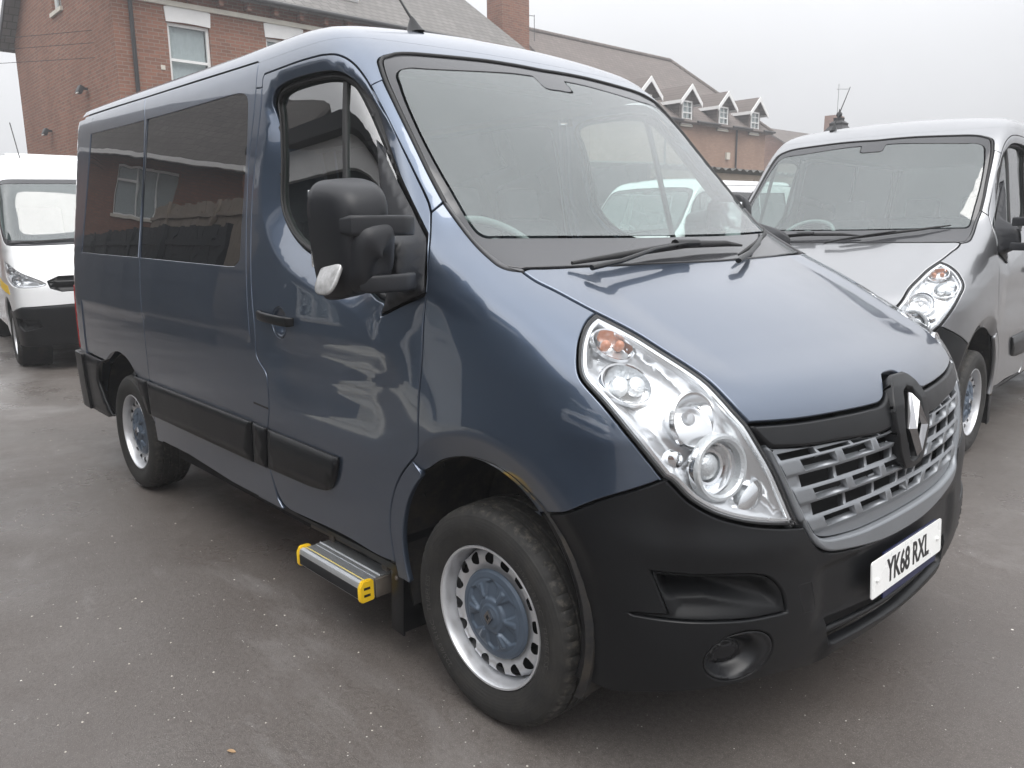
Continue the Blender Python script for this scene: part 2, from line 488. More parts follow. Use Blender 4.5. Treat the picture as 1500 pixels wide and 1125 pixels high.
# outlines of the body panels on the skin: (distance round the van, height)
D = {
'door_top': [(-0.433,2.115),(-0.336,2.117),(-0.16,2.12),(-0.04,2.118),(0.076,2.113),(0.17,2.104),(0.259,2.083),(0.333,2.054),(0.404,2.015),(0.462,1.976),(0.587,1.874),(0.696,1.773),(0.793,1.676),(0.877,1.578),(0.893,1.548)],
'door_front': [(0.893,1.548),(0.905,1.475),(0.911,1.375),(0.91,1.307),(0.902,1.214),(0.897,1.128),(0.88,1.004),(0.873,0.913),(0.866,0.827),(0.854,0.801),(0.835,0.782),(0.79,0.738),(0.754,0.695),(0.727,0.651),(0.698,0.58),(0.688,0.515),(0.692,0.446),(0.702,0.385)],
'door_bottom': [(0.702,0.385),(0.58,0.378),(0.347,0.387),(0.121,0.385),(-0.073,0.379),(-0.198,0.377),(-0.249,0.389)],
'door_rear_low': [(-0.249,0.389),(-0.286,0.422),(-0.328,0.502),(-0.339,0.537),(-0.333,0.653),(-0.289,0.799),(-0.285,0.915),(-0.299,0.944),(-0.36,0.987),(-0.372,1.005)],
'door_rear_up': [(-0.372,1.005),(-0.378,1.105),(-0.414,1.285),(-0.459,1.604),(-0.461,1.791),(-0.445,1.96),(-0.445,2.058),(-0.445,2.097),(-0.433,2.115)],
'seamA': [(-0.499,2.068),(-0.503,1.97),(-0.519,1.798),(-0.507,1.605),(-0.458,1.283),(-0.429,1.101),(-0.424,1.025),(-0.434,0.881),(-0.447,0.727),(-0.49,0.512),(-0.494,0.37)],
'seamtop': [(-0.526,2.227),(-0.504,2.181),(-0.499,2.068)],
'rail': [(-0.503,2.174),(-1.069,2.187),(-1.864,2.203),(-3.063,2.24)],
'quarterseam': [(-1.864,2.203),(-1.826,2.078),(-1.766,1.375),(-1.723,1.004),(-1.71,0.781),(-1.788,0.547)],
'blackwin': [(-3.066,2.111),(-1.829,2.079),(-0.73,2.068),(-0.641,2.062),(-0.586,2.044),(-0.568,2.015),(-0.554,1.882),(-0.545,1.515),(-0.54,1.412),(-0.542,1.384),(-0.585,1.357),(-0.654,1.356),(-1.747,1.373),(-2.997,1.388)],
'strip_top': [(-1.98,0.721),(-1.751,0.724),(-0.658,0.717),(-0.44,0.714),(-0.308,0.71),(0.346,0.705)],
'strip_end': [(0.345,0.705),(0.329,0.645),(0.301,0.602),(0.262,0.565),(0.197,0.541)],
'strip_bot': [(0.197,0.541),(0.044,0.527),(-0.352,0.521),(-0.488,0.519),(-0.71,0.523),(-1.481,0.517),(-1.781,0.526)],
'sill': [(-1.658,0.392),(-1.327,0.39),(-0.767,0.359),(-0.402,0.353),(-0.076,0.361),(0.395,0.354),(0.704,0.342)],
'arch_r': [(-2.497,0.748),(-2.394,0.791),(-2.274,0.816),(-2.17,0.813),(-2.059,0.787),(-1.963,0.733)],
'arch_f': [(0.75,0.503),(0.762,0.542),(0.786,0.63),(0.826,0.695),(0.876,0.748),(0.933,0.788),(0.991,0.813),(1.038,0.822),(1.085,0.823),(1.128,0.809),(1.17,0.787),(1.206,0.763),(1.235,0.741),(1.249,0.728)],
'flare': [(0.88,0.835),(0.923,0.88),(0.983,0.906),(1.036,0.916),(1.092,0.917),(1.153,0.904),(1.206,0.875),(1.247,0.842),(1.277,0.803),(1.294,0.771),(1.307,0.755),(1.33,0.689),(1.349,0.641),(1.361,0.598)],
'wingpiece': [(0.835,0.782),(0.876,0.748)],
'wb_seam': [(1.249,0.728),(1.309,0.785),(1.36,0.828),(1.464,0.894)],
'bump_bot': [(1.386,0.294),(1.472,0.329),(1.552,0.337),(1.651,0.332),(1.749,0.313),(1.858,0.281)],
'lip': [(1.898,0.335),(2.055,0.321),(2.222,0.319)],
'hl_left': [(1.413,1.266),(1.381,1.25),(1.359,1.228),(1.342,1.199),(1.334,1.173),(1.329,1.144),(1.331,1.122),(1.34,1.103),(1.363,1.069),(1.409,0.989),(1.463,0.895)],
'hl_bot': [(1.463,0.895),(1.474,0.888),(1.508,0.841),(1.555,0.801),(1.616,0.77),(1.684,0.747),(1.771,0.725)],
'hl_right': [(1.771,0.725),(1.756,0.755),(1.725,0.835),(1.698,0.904),(1.678,0.949),(1.659,0.998),(1.655,1.008)],
'hl_top': [(1.655,1.008),(1.635,1.043),(1.621,1.072),(1.605,1.105),(1.581,1.135),(1.541,1.174),(1.496,1.214),(1.451,1.244),(1.413,1.266)],
'bon_side': [(1.227,1.374),(1.264,1.348),(1.321,1.32),(1.413,1.266)],
'bon_front': [(1.655,1.008),(1.779,0.995),(1.923,0.993),(2.068,0.992),(2.102,1.002),(2.175,1.046),(2.224,1.057),(2.257,1.056)],
'bon_rear': [(1.227,1.374),(1.245,1.381),(1.309,1.379),(1.434,1.379),(1.576,1.379),(1.734,1.377)],
'ws_left': [(0.423,2.066),(0.449,2.044),(0.503,1.999),(0.609,1.91),(0.756,1.773),(0.932,1.582)],
'ws_wing': [(0.938,1.577),(0.986,1.528),(1.04,1.478),(1.083,1.442),(1.123,1.412),(1.154,1.391),(1.184,1.38),(1.227,1.374)],
'ws_top': [(0.423,2.066),(0.406,2.089),(0.418,2.108),(0.519,2.122),(0.864,2.135),(1.88,2.134)],
'ap_seam': [(0.462,1.976),(0.503,1.999)],
'ap_low': [(0.893,1.548),(0.913,1.562),(0.936,1.577)],
'trim_bot': [(1.657,0.995),(1.689,0.952),(1.702,0.943),(1.795,0.928),(1.903,0.925),(2.06,0.911)],
'trim_v': [(2.06,0.911),(2.079,0.882),(2.114,0.795),(2.138,0.78)],
'grille_out': [(1.773,0.731),(1.796,0.69),(1.832,0.644),(1.864,0.628),(1.948,0.61),(2.099,0.592)],
'grille_in': [(1.702,0.943),(1.726,0.881),(1.765,0.793),(1.814,0.697),(1.84,0.676),(1.954,0.658),(2.094,0.656)],
'doorwin': [(-0.366,2.009),(-0.351,2.034),(-0.288,2.058),(-0.148,2.061),(0.104,2.05),(0.231,2.034),(0.31,2.01),(0.39,1.967),(0.472,1.903),(0.57,1.816),(0.663,1.726),(0.812,1.572),(0.903,1.471),(0.909,1.427),(0.908,1.305),(0.675,1.224),(0.712,1.28),(0.67,1.274),(0.598,1.292),(0.384,1.346),(0.029,1.406),(-0.093,1.447),(-0.196,1.511),(-0.27,1.598),(-0.304,1.78),(-0.351,1.951)],
'shoulder': [(-0.422,2.003),(-0.382,1.655),(-0.292,1.468),(-0.232,1.389),(-0.056,1.317),(0.272,1.256),(0.553,1.212),(0.689,1.214)],
'doorglass': [(-0.299,1.975),(-0.293,2.008),(-0.228,2.022),(0.19,2.014),(0.271,2.005),(0.377,1.946),(0.466,1.867),(0.574,1.764),(0.634,1.685),(0.718,1.552)],
'scoop': [(1.454,0.651),(1.535,0.647),(1.662,0.621),(1.708,0.571),(1.726,0.507),(1.633,0.524),(1.56,0.538),(1.473,0.548),(1.417,0.542)],
'rearbump': [(-3.15,0.712),(-3.136,0.74),(-2.954,0.732),(-2.523,0.737),(-2.63,0.69),(-2.688,0.626),(-2.704,0.553),(-2.636,0.543),(-2.493,0.388),(-2.627,0.364),(-2.71,0.352)],
}
# ------------------------------------------------------------------ materials used by the vehicles
BLUE = paint('blue_paint', (.073, .099, .146), metal=.72, rough=.30)
SILVER = paint('silver_paint', (.225, .23, .24), metal=.8, rough=.36)
WHITE = paint('white_paint', (.80, .81, .82), metal=0., rough=.3)
DARKPL = plain('dark_plastic', (.0050, .0055, .0066), rough=.36, spec=.32, var=.15, vscale=4, bump=.12, bscale=500)
MIRPL = plain('mirror_plastic', (.014, .015, .018), rough=.42, spec=.35, var=.1, bump=.15, bscale=600)
RUBBER = plain('rubber', (.016, .016, .017), rough=.65, var=.3)
FRIT = plain('frit_band', (.045, .046, .05), rough=.12, spec=.5)
SLAT = plain('grille_grey', (.215, .228, .245), rough=.34, metal=.4, var=.08)
CHROME = plain('chrome', (.36, .36, .37), rough=.07, metal=1., var=.0)
LAMPSIL = plain('lamp_silver', (.72, .73, .74), rough=.22, metal=.75, var=.06, vscale=25)
LAMPCHR = plain('lamp_mirror', (.86, .87, .88), rough=.10, metal=1.)
LAMPWHT = plain('lamp_bezel', (.62, .63, .64), rough=.20, metal=.7)
ALU = plain('aluminium', (.62, .64, .66), rough=.33, metal=.8, var=.12, vscale=30)
DIRTY = plain('dirty_metal', (.10, .085, .07), rough=.8, var=.5, vscale=14)
YELLOW = plain('yellow_plastic', (.85, .55, .02), rough=.4, var=.1)
RIM = plain('wheel_silver', (.62, .63, .65), rough=.36, metal=.6, var=.12, vscale=20)
CAP = plain('cap_blue_grey', (.085, .112, .150), rough=.38, metal=.2, var=.18, vscale=18)
BLACKPIT = plain('black_pit', (.006, .006, .007), rough=.9)
INTERIOR = plain('interior_grey', (.10, .11, .115), rough=.8, var=.1)
DASH = plain('dash_plastic', (.20, .22, .22), rough=.7, var=.1)
SEAT = plain('seat_cloth', (.05, .055, .065), rough=.95, var=.2, bump=.4, bscale=300)
PLATEW = plain('plate_white', (.86, .87, .86), rough=.28, var=.03)
PLATEBLK = plain('plate_black', (.008, .008, .01), rough=.3)
PLATEBLUE = plain('plate_navy', (.01, .015, .06), rough=.35)
REDLENS = plain('red_lens', (.30, .012, .012), rough=.12, coat=1.)
AMBER = plain('amber_bulb', (.42, .17, .09), rough=.3, coat=.3)
CLEARPL = plain('clear_prism', (.55, .57, .58), rough=.14, metal=.45, spec=.8, bump=.9, bscale=220)
INDLENS = plain('indicator_prism', (.40, .40, .40), rough=.18, metal=.3, spec=.8, var=.5, vscale=70)
WS_GLASS = thin_glass('windscreen_glass', (.72, .84, .81), ior=2.1, glare=.06, glare_col=(.42, .60, .59))  # greenish diffuse tint stands in for hazy sky reflection
DOOR_GLASS = thin_glass('door_glass', (.62, .72, .69), ior=2.6, wave=.15)
LENS_GLASS = thin_glass('lens_glass', (.95, .96, .97), ior=1.45)
def privacy():
    t = NT('privacy_glass'); t.set(Base_Color=(.005, .005, .006, 1), Roughness=.0, Specular_IOR_Level=.8, IOR=2.1)
    n = t.n.new('ShaderNodeBump'); n.inputs['Strength'].default_value = .22; n.inputs['Distance'].default_value = .01
    t.l.new(t.noise(1.8, 2, .5), n.inputs['Height']); t.l.new(n.outputs[0], t.b.inputs['Normal'])
    return t.m
PRIV = privacy()
def tyre_mat():
    t = NT('tyre_rubber')
    sx = t.n.new('ShaderNodeSeparateXYZ'); t.l.new(t.coords(), sx.inputs[0])
    r = t.math('SQRT', t.math('ADD', t.math('MULTIPLY', sx.outputs[0], sx.outputs[0]), t.math('MULTIPLY', sx.outputs[2], sx.outputs[2])))
    f = t.noise(9, 5, .7); g = t.noise(60, 3, .6)
    d = t.mix(t.ramp(f, [(.35, 0.), (.7, 1.)]), (.012, .012, .012), (.030, .028, .025))
    # dried mud on the shoulder of the tread
    sh = t.ramp(r, [(.0, 0.), (.318, 0.), (.334, 1.), (.345, .6)])
    mud = t.math('MULTIPLY', sh, t.ramp(t.noise(45, 4, .7), [(.50, 0.), (.70, .7)]))
    t.base(t.mix(mud, d, (.11, .098, .080)))
    t.rough(t.math('ADD', t.math('MULTIPLY', g, .25), .6))
    a = t.math('ARCTAN2', sx.outputs[2], sx.outputs[0])
    # sidewall rings + moulded ribs
    ring = t.math('SINE', t.math('MULTIPLY', r, 700.))
    t.bump(t.math('ADD', t.math('MULTIPLY', ring, .12), t.math('MULTIPLY', g, .6)), .35, .003)
    return t.m
TYRE = tyre_mat()
def liner_mat():
    t = NT('arch_liner'); f = t.noise(10, 5, .7)
    t.base(t.mix(t.ramp(f, [(.45, 0.), (.75, 1.)]), (.008, .008, .009), (.045, .036, .026))); t.set(Roughness=.8); t.bump(t.noise(40, 3, .6), .3, .004)
    return t.m
LINER = liner_mat()
RUBBER2 = plain('raised_rubber', (.060, .058, .054), rough=.7)
BEZEL = plain('bezel_black', (.009, .0095, .011), rough=.33, spec=.35)
RECESS = plain('recess_black', (.0045, .005, .006), rough=.55, spec=.25)
# ------------------------------------------------------------------ the slate blue van (front axle at the origin, facing +x)
def arc_dom(cx, cz, r, a0, a1, n=22, g=None):
    a = np.radians(np.linspace(a0, a1, n)); x = cx + r * np.cos(a); z = cz + r * np.sin(a)
    lo = np.full(n, -3.3); hi = np.full(n, SC)
    for _ in range(26):
        m = .5 * (lo + hi); v = lift(m, z, 0., g)[:, 0] < x
        lo = np.where(v, m, lo); hi = np.where(v, hi, m)
    return list(zip((.5 * (lo + hi)).tolist(), z.tolist()))
AC, AR, FR = (0.0, .445), .385, .468          # front arch: centre, lip radius, flare radius
lipf = arc_dom(AC[0], AC[1], AR, 197, 47)     # from the sill over the top to the bumper seam
lipb = arc_dom(AC[0], AC[1], AR, 47, -25, 12) # bumper side of the arch
def xz_of(q):
    P = smap(q, np.zeros(len(q))); return P[:, 0], P[:, 2]
def flare(q):
    x, z = xz_of(q); rho = np.hypot(x - AC[0], z - AC[1])
    t = (FR - rho); soft = .5 * (t + np.sqrt(t * t + .003 ** 2))
    rim = .046 * np.clip(soft / (FR - AR), 0, 1.2)
    bulge = .010 * np.exp(-(np.clip(rho - FR, 0, None) / .10) ** 2)
    fade = ss(-.36, -.16, x)
    return (bulge - rim) * fade
winhole = loop(('l', [(-.366, 1.99)]), [(-.366, 1.99), (-.362, 2.015), (-.345, 2.037), (-.29, 2.054), (-.148, 2.061), (.05, 2.055), (.18, 2.043), (.27, 2.023), (.345, 1.993), (.4724, 1.903), (.5704, 1.816), (.6626, 1.726), (.8122, 1.572), (.895, 1.478)],
               [(.895, 1.478), (.906, 1.44), (.907, 1.40), (.9083, 1.305)], ('l', [(.9083, 1.305), (.675, 1.2243)]),
               [(.675, 1.2243), (.69, 1.262), (.64, 1.277), (.5975, 1.292), (.384, 1.346), (.16, 1.378), (.0289, 1.406), (-.0929, 1.447), (-.196, 1.511), (-.27, 1.598), (-.304, 1.78), (-.34, 1.93), (-.366, 1.99)])
def shoulder(q):
    d = dist_to(q, winhole)
    wd = .035 + .060 * ss(1.95, 1.70, q[:, 1])
    amp = .042 * (1 - .85 * ss(.40, .66, q[:, 0]) * ss(1.45, 1.25, q[:, 1])) * (1 - ss(.42, .86, q[:, 0]) * ss(1.25, 1.45, q[:, 1])) * (1 - .75 * ss(1.9, 2.02, q[:, 1]))
    t = 1 - d / wd; t = np.clip(.5 * (t + np.sqrt(t * t + .08 ** 2)), 0, 1) * (t > -.6)
    return -amp * t - .012 * ss(1.16, 1.02, q[:, 1]) * ss(.75, .95, q[:, 1]) * ss(-.35, -.1, q[:, 0]) * ss(.85, .6, q[:, 0])
def waist(q):
    return -.006 * ss(1.09, 1.045, q[:, 1])
blackwin = loop(D['blackwin'][:1] + [(-1.83, 2.079), (-.73, 2.068)], D['blackwin'][2:6], ('l', D['blackwin'][5:8]), D['blackwin'][7:11], ('l', [(-.5853, 1.3573), (-.6541, 1.3556), (-1.747, 1.3729), (-3.05, 1.388)]), ('l', [(-3.05, 1.388), D['blackwin'][0]]))
qs = [(-1.8636, 2.2028), (-1.83, 2.0778), (-1.768, 1.3751), (-1.735, 1.05), (-1.727, .78), (-1.73, .58), (-1.735, .385)]
rearch = [(-2.53, .735), (-2.4967, .7482), (-2.394, .791), (-2.274, .816), (-2.17, .813), (-2.0588, .787), (-1.9634, .733)]
rearch2 = [(-1.9634, .733), (-1.87, .63), (-1.79, .526), (-1.70, .44), (-1.665, .388)]
dfront_up = D['door_front'][:11]; dfront_lo = D['door_front'][10:]
flarec = arc_dom(AC[0], AC[1], FR, 165, -18, 40)

def rear_map(q, off=0., g=None):
    g = g or G; a = q[:, 0]; z = q[:, 1]
    dx, dy = -np.sin(a), -np.cos(a); lo = np.zeros(len(q)); hi = np.full(len(q), 2.)
    for _ in range(40):
        m = .5 * (lo + hi); v = g(-3.4 + dx * m, dy * m, z) > off
        hi = np.where(v, m, hi); lo = np.where(v, lo, m)
    return np.stack([-3.4 + dx * hi, dy * hi, z], -1)
def roof_cap(name, mat, parent):
    ss_ = np.concatenate([np.arange(-3.16, -.5, .08), np.arange(-.5, SC, .045), [SC]])
    rows = 16; V = []; N = []
    zl = [np.interp(s, [-3.16, -3.063, -1.8636, -1.0693, -.503], [2.236, 2.2396, 2.2028, 2.1873, 2.174]) + .004 if s < -.503 else 2.169 for s in ss_]
    P0 = smap(np.array(list(zip(ss_, zl))), np.zeros(len(ss_)))
    ox, dx, dy = sdir(ss_)
    h0 = np.hypot(P0[:, 0] - ox, P0[:, 1]); e0 = np.arctan2(P0[:, 2] - 1.5, h0)
    T = (np.arange(rows + 1) / rows) ** 1.5
    E_ = e0[:, None] + (math.pi / 2 - 1e-3 - e0[:, None]) * T[None]
    ex, ez = np.cos(E_), np.sin(E_); lo = np.zeros_like(E_); hi = np.full_like(E_, 2.2)
    for _ in range(30):
        m = .5 * (lo + hi); v = G(ox[:, None] + dx[:, None] * ex * m, dy[:, None] * ex * m, 1.5 + ez * m) > 0
        hi = np.where(v, m, hi); lo = np.where(v, lo, m)
    V = np.stack([ox[:, None] + dx[:, None] * ex * hi, dy[:, None] * ex * hi, 1.5 + ez * hi], -1).reshape(-1, 3)
    V = np.array(V); N = grad(V[:, 0], V[:, 1], V[:, 2])
    F = []
    w = rows + 1
    for i in range(len(ss_) - 1):
        for k in range(rows): F.append((i * w + k, (i + 1) * w + k, (i + 1) * w + k + 1, i * w + k + 1))
    F = fix_dir(V, F, N)
    V2, F2, N2 = mirror_data(V, F, N)
    return obj_from(name, np.vstack([V, V2]), F + [tuple(i + len(V) for i in t) for t in F2], mat, parent, normals=np.vstack([N, N2]))

def build_wheel(name, loc, side, label, parent, cap=CAP, steer=0.0):
    """side -1: outer face towards -y"""
    w = empty(name, loc, 0); w.parent = parent
    w['label'] = label
    if side > 0: w.rotation_euler = (0, 0, R(180))
    else: w.rotation_euler = (0, 0, steer)
    # outer face at local y = -0.11
    prof = [(.222, -.088), (.226, -.102), (.240, -.108), (.262, -.116), (.285, -.119), (.303, -.116), (.318, -.109), (.3195, -.107), (.328, -.101), (.336, -.090),
            (.3395, -.076), (.3405, -.066), (.3405, -.0655), (.333, -.0645), (.333, -.0575), (.3415, -.0565), (.3425, -.030), (.335, -.029), (.335, -.021), (.3425, -.020),
            (.343, 0), (.3425, .020), (.335, .021), (.335, .029), (.3425, .03), (.3415, .0565), (.333, .0575), (.333, .0645), (.3405, .0655), (.336, .09), (.318, .109), (.285, .119), (.24, .108), (.222, .09)]
    n = 240; bm = bmesh.new(); rings = []
    for r, h in prof:
        ring = []
        for k in range(n):
            rr = r
            if (k % 5 == 0) and .327 < r < .3406 and abs(h) > .06: rr = r - .0038
            a = 2 * math.pi * (k + (.5 if abs(h) < .03 else 0)) / n
            ring.append(bm.verts.new((rr * math.cos(a), h, rr * math.sin(a))))
        rings.append(ring)
    for a, b in zip(rings, rings[1:]):
        for k in range(n): bm.faces.new((a[k], a[(k + 1) % n], b[(k + 1) % n], b[k]))
    # squash the contact patch a little
    for v in bm.verts:
        if v.co.z < -.336: v.co.z = -.336 + (v.co.z + .336) * .4
    bm.faces.ensure_lookup_table(); nf = len(bm.faces)
    bmesh.ops.recalc_face_normals(bm, faces=bm.faces)
    for a0 in (.4, 3.5):            # moulded size marking on the sidewall
        c = bpy.data.curves.new('t', 'FONT'); c.body = '225/65 R16C   TUBELESS'; c.size = .026; c.align_x = 'CENTER'; c.resolution_u = 2
        o = bpy.data.objects.new('t', c); COL.objects.link(o); me = bpy.data.meshes.new_from_object(o.evaluated_get(bpy.context.evaluated_depsgraph_get())); bpy.data.objects.remove(o)
        vs = []
        for v in me.vertices:
            r = .258 + v.co.y; an = a0 - v.co.x * 1.15 / .265; vs.append(bm.verts.new((r * math.cos(an), -.1218 + abs(r - .280) * .14, r * math.sin(an))))
        for p in me.polygons: f = bm.faces.new([vs[i] for i in p.vertices]); f.material_index = 1
        bpy.data.meshes.remove(me)
    me = bpy.data.meshes.new('tyre'); bm.to_mesh(me); bm.free(); me.materials.append(TYRE); me.materials.append(RUBBER2)
    me.polygons.foreach_set('use_smooth', [True] * len(me.polygons)); me.set_sharp_from_angle(angle=R(28))
    ty = bpy.data.objects.new('tyre', me); COL.objects.link(ty); ty.parent = w
    # pressed steel rim with round holes
    def depth(r):
        xs = [.0, .142, .15, .165, .182, .194, .200, .206]
        ys = [-.055, -.055, -.060, -.070, -.069, -.060, -.046, -.022]
        return np.interp(r, xs, ys)
    outer = circle((0, 0), .206, 120); hl = [circle((.176 * math.cos(t), .176 * math.sin(t)), .0175, 22) for t in [2 * math.pi * (k + .3) / 16 for k in range(16)]]
    def fm(q, off=0., g=None):
        r = np.hypot(q[:, 0], q[:, 1]); return np.stack([q[:, 0], depth(r) + 0 * off, q[:, 1]], 1)
    v, f, nn = panel_data(outer, holes=hl, gap=0, bev=.0015, thick=-.0, res=.012, mapf=fm, rim=False)
    if nn[:, 1].mean() > 0: nn = -nn
    f = fix_dir(v, f, nn); rim = obj_from('rim', v, f, RIM, w, normals=nn)
    lathe('rim_edge', [(.206, -.030), (.207, -.05), (.209, -.075), (.2115, -.094), (.216, -.102), (.2215, -.103), (.2235, -.099), (.223, -.088), (.216, -.07), (.21, .08)], RIM, rim, 96, smooth=50)
    lathe('rim_back', [(.0, -.02), (.205, -.02), (.208, -.03)], BLACKPIT, rim, 48)
    # painted centre cap with pressed ribs
    m = 168; nr = 44; V = []; F = []
    for j in range(nr + 1):
        r = .141 * j / nr
        for k in range(m):
            a = 2 * math.pi * k / m
            y = -.088 + .014 * (r / .141) ** 2
            sec = (a * 6 / (2 * math.pi)) % 1.0; u = abs(sec - .5) * 2 * r / .085       # width across a sector
            top = .112 - .020 * u
            def st(a_, b_, x_):
                t_ = min(1, max(0, (x_ - a_) / (b_ - a_))); return t_ * t_ * (3 - 2 * t_)
            pocket = st(.050, .054, r) * (1 - st(top - .003, top + .003, r)) * (1 - st(.50, .58, u)) * st(.0, .01, r - .05)
            y += .0085 * pocket                                    # six sunk pockets
            rib = st(.058, .062, r) * (1 - st(.100, .104, r)) * st(.80, .88, abs(sec - .5) * 2)
            y -= .0055 * rib
            if .112 < r < .118: y += .0015
            if r < .036: y = -.0915
            if r > .1375: y = -.066
            V.append((r * math.cos(a), y, r * math.sin(a)))
    for j in range(nr):
        for k in range(m):
            a, b = j * m + k, j * m + (k + 1) % m
            F.append((a, b, b + m, a + m))
    o = obj_from('wheel_cap', V, F, cap, w, smooth=True)
    bm = bmesh.new()
    dia = [(-.0, .024), (.017, .0), (0, -.024), (-.017, 0)]
    dia_in = [(u * .42, v * .42) for u, v in dia]
    for i in range(4):
        q = [dia[i], dia[(i + 1) % 4], dia_in[(i + 1) % 4], dia_in[i]]
        add_prism(bm, q, -.100, -.088, lambda u, v, h: (u, h, v))
    bm_obj('cap_badge', bm, CHROME, o)
    tube('valve', [(.150, -.045, .082), (.155, -.078, .085)], .004, RUBBER, rim, 8)
    return w

def build_lamp(side, parent):
    sg = -1 if side == 'R' else 1
    outl = loop(D['hl_left'], D['hl_bot'], D['hl_right'], D['hl_top'])
    lens = panel('headlight', outl, LENS_GLASS, parent, side, gap=.005, bev=.004, thick=.012, res=.025)[0]
    def dep(q):
        d = dist_to(q, shrink(outl, .006))
        return -.012 - .034 * ss(0.0, .05, d) - .006 * ss(.03, .035, d)
    panel('lamp_housing', outl, LAMPWHT, lens, side, gap=.006, bev=.001, thick=.02, res=.016, disp=dep)
    panel('lamp_seal', loop(('l', [tuple(p) for p in outl])), RUBBER, lens, side, holes=[shrink(outl, .013)], gap=.0035, bev=.001, thick=.03, res=.02, disp=lambda q: np.full(len(q), -.004))
    panel('lamp_trim', shrink(outl, .013), LAMPSIL, lens, side, holes=[shrink(outl, .021)], gap=.0, bev=.001, thick=.02, res=.02, disp=lambda q: np.full(len(q), -.006))
    def place(name, s, z, prof, mat, par, fwd=.5, sx=1., off=-.045, tilt=0, n=36, up=0.0):
        P, N = surf_pt(s, z, off)
        N = (N * (1 - fwd) + Vector((1, 0, up)) * fwd).normalized()
        P.y *= -sg; N.y *= -sg
        M = N.to_track_quat('Y', 'Z').to_matrix().to_4x4()
        S = Matrix.Diagonal((sx, 1, 1, 1)); T = Matrix.Rotation(R(tilt) * sg, 4, 'Y')
        return lathe(name, prof, mat, par, n, loc=P, axis=M @ T @ S, smooth=40)
    bowl = lambda r, d: [(0, -d), (r * .35, -d * .93), (r * .65, -d * .7), (r * .88, -d * .35), (r, 0.006), (r * 1.08, .008), (r * 1.13, -.004)]
    # indicator on top, day lamp below it
    b = place('lamp_bowl', 1.432, 1.184, bowl(.044, .03), LAMPCHR, lens, .35, 1.35, -.030, 28)
    place('indicator_bulb', 1.414, 1.186, [(0, .016), (.007, .014), (.012, .009), (.0135, 0), (.012, -.012), (0, -.016)], AMBER, b, .3, 1., -.028)
    place('indicator_bulb', 1.452, 1.182, [(0, .016), (.007, .014), (.012, .009), (.0135, 0), (.012, -.012), (0, -.016)], AMBER, b, .3, 1., -.034)
    b = place('lamp_bowl', 1.4275, 1.102, bowl(.050, .03), LAMPCHR, lens, .35, 1.35, -.028, 28)
    for s_ in (1.414, 1.448):
        place('side_lamp_lens', s_, 1.1035, [(0, .007), (.012, .0065), (.021, .003), (.0245, -.004), (.025, -.02)], CLEARPL, b, .3, 1., -.024)
    # upper and lower main reflectors
    b = place('lamp_bowl', 1.545, 1.018, bowl(.066, .05), LAMPCHR, lens, .55, 1., -.034)
    place('bulb_shield', 1.545, 1.018, [(0, .01), (.014, .008), (.017, 0), (.017, -.03)], LAMPSIL, b, .55, 1., -.05)
    b = place('lamp_bowl', 1.565, .908, bowl(.060, .05), LAMPCHR, lens, .55, 1., -.026)
    place('projector_lens', 1.562, .908, [(0, .020), (.015, .018), (.030, .010), (.036, 0.0), (.037, -.02)], CLEARPL, b, .5, 1., -.038)
    place('bulb_ring', 1.562, .908, [(.037, -.02), (.038, .008), (.044, .010), (.048, .004), (.048, -.02)], LAMPCHR, b, .5, 1., -.036)
    place('lens_ring', 1.585, .905, [(.066, -.012), (.067, .008), (.074, .014), (.081, .014), (.086, .006), (.087, -.014)], CLEARPL, b, .45, 1., -.030)
    place('lamp_fin', 1.66, .815, [(0, .01), (.02, .008), (.034, 0), (.036, -.02)], LAMPCHR, lens, .5, 1.7, -.036, -35)
    place('lamp_fin', 1.50, .930, [(0, .008), (.01, .006), (.02, 0), (.022, -.02)], LAMPCHR, lens, .5, 1.2, -.034, 30)
    return lens

def curve3(pts, off, side=-1):
    out = []
    for q in smooth_curve(pts, .03):
        P, N = surf_pt(q[0], q[1], off); P.y *= -side; out.append(P)
    return out

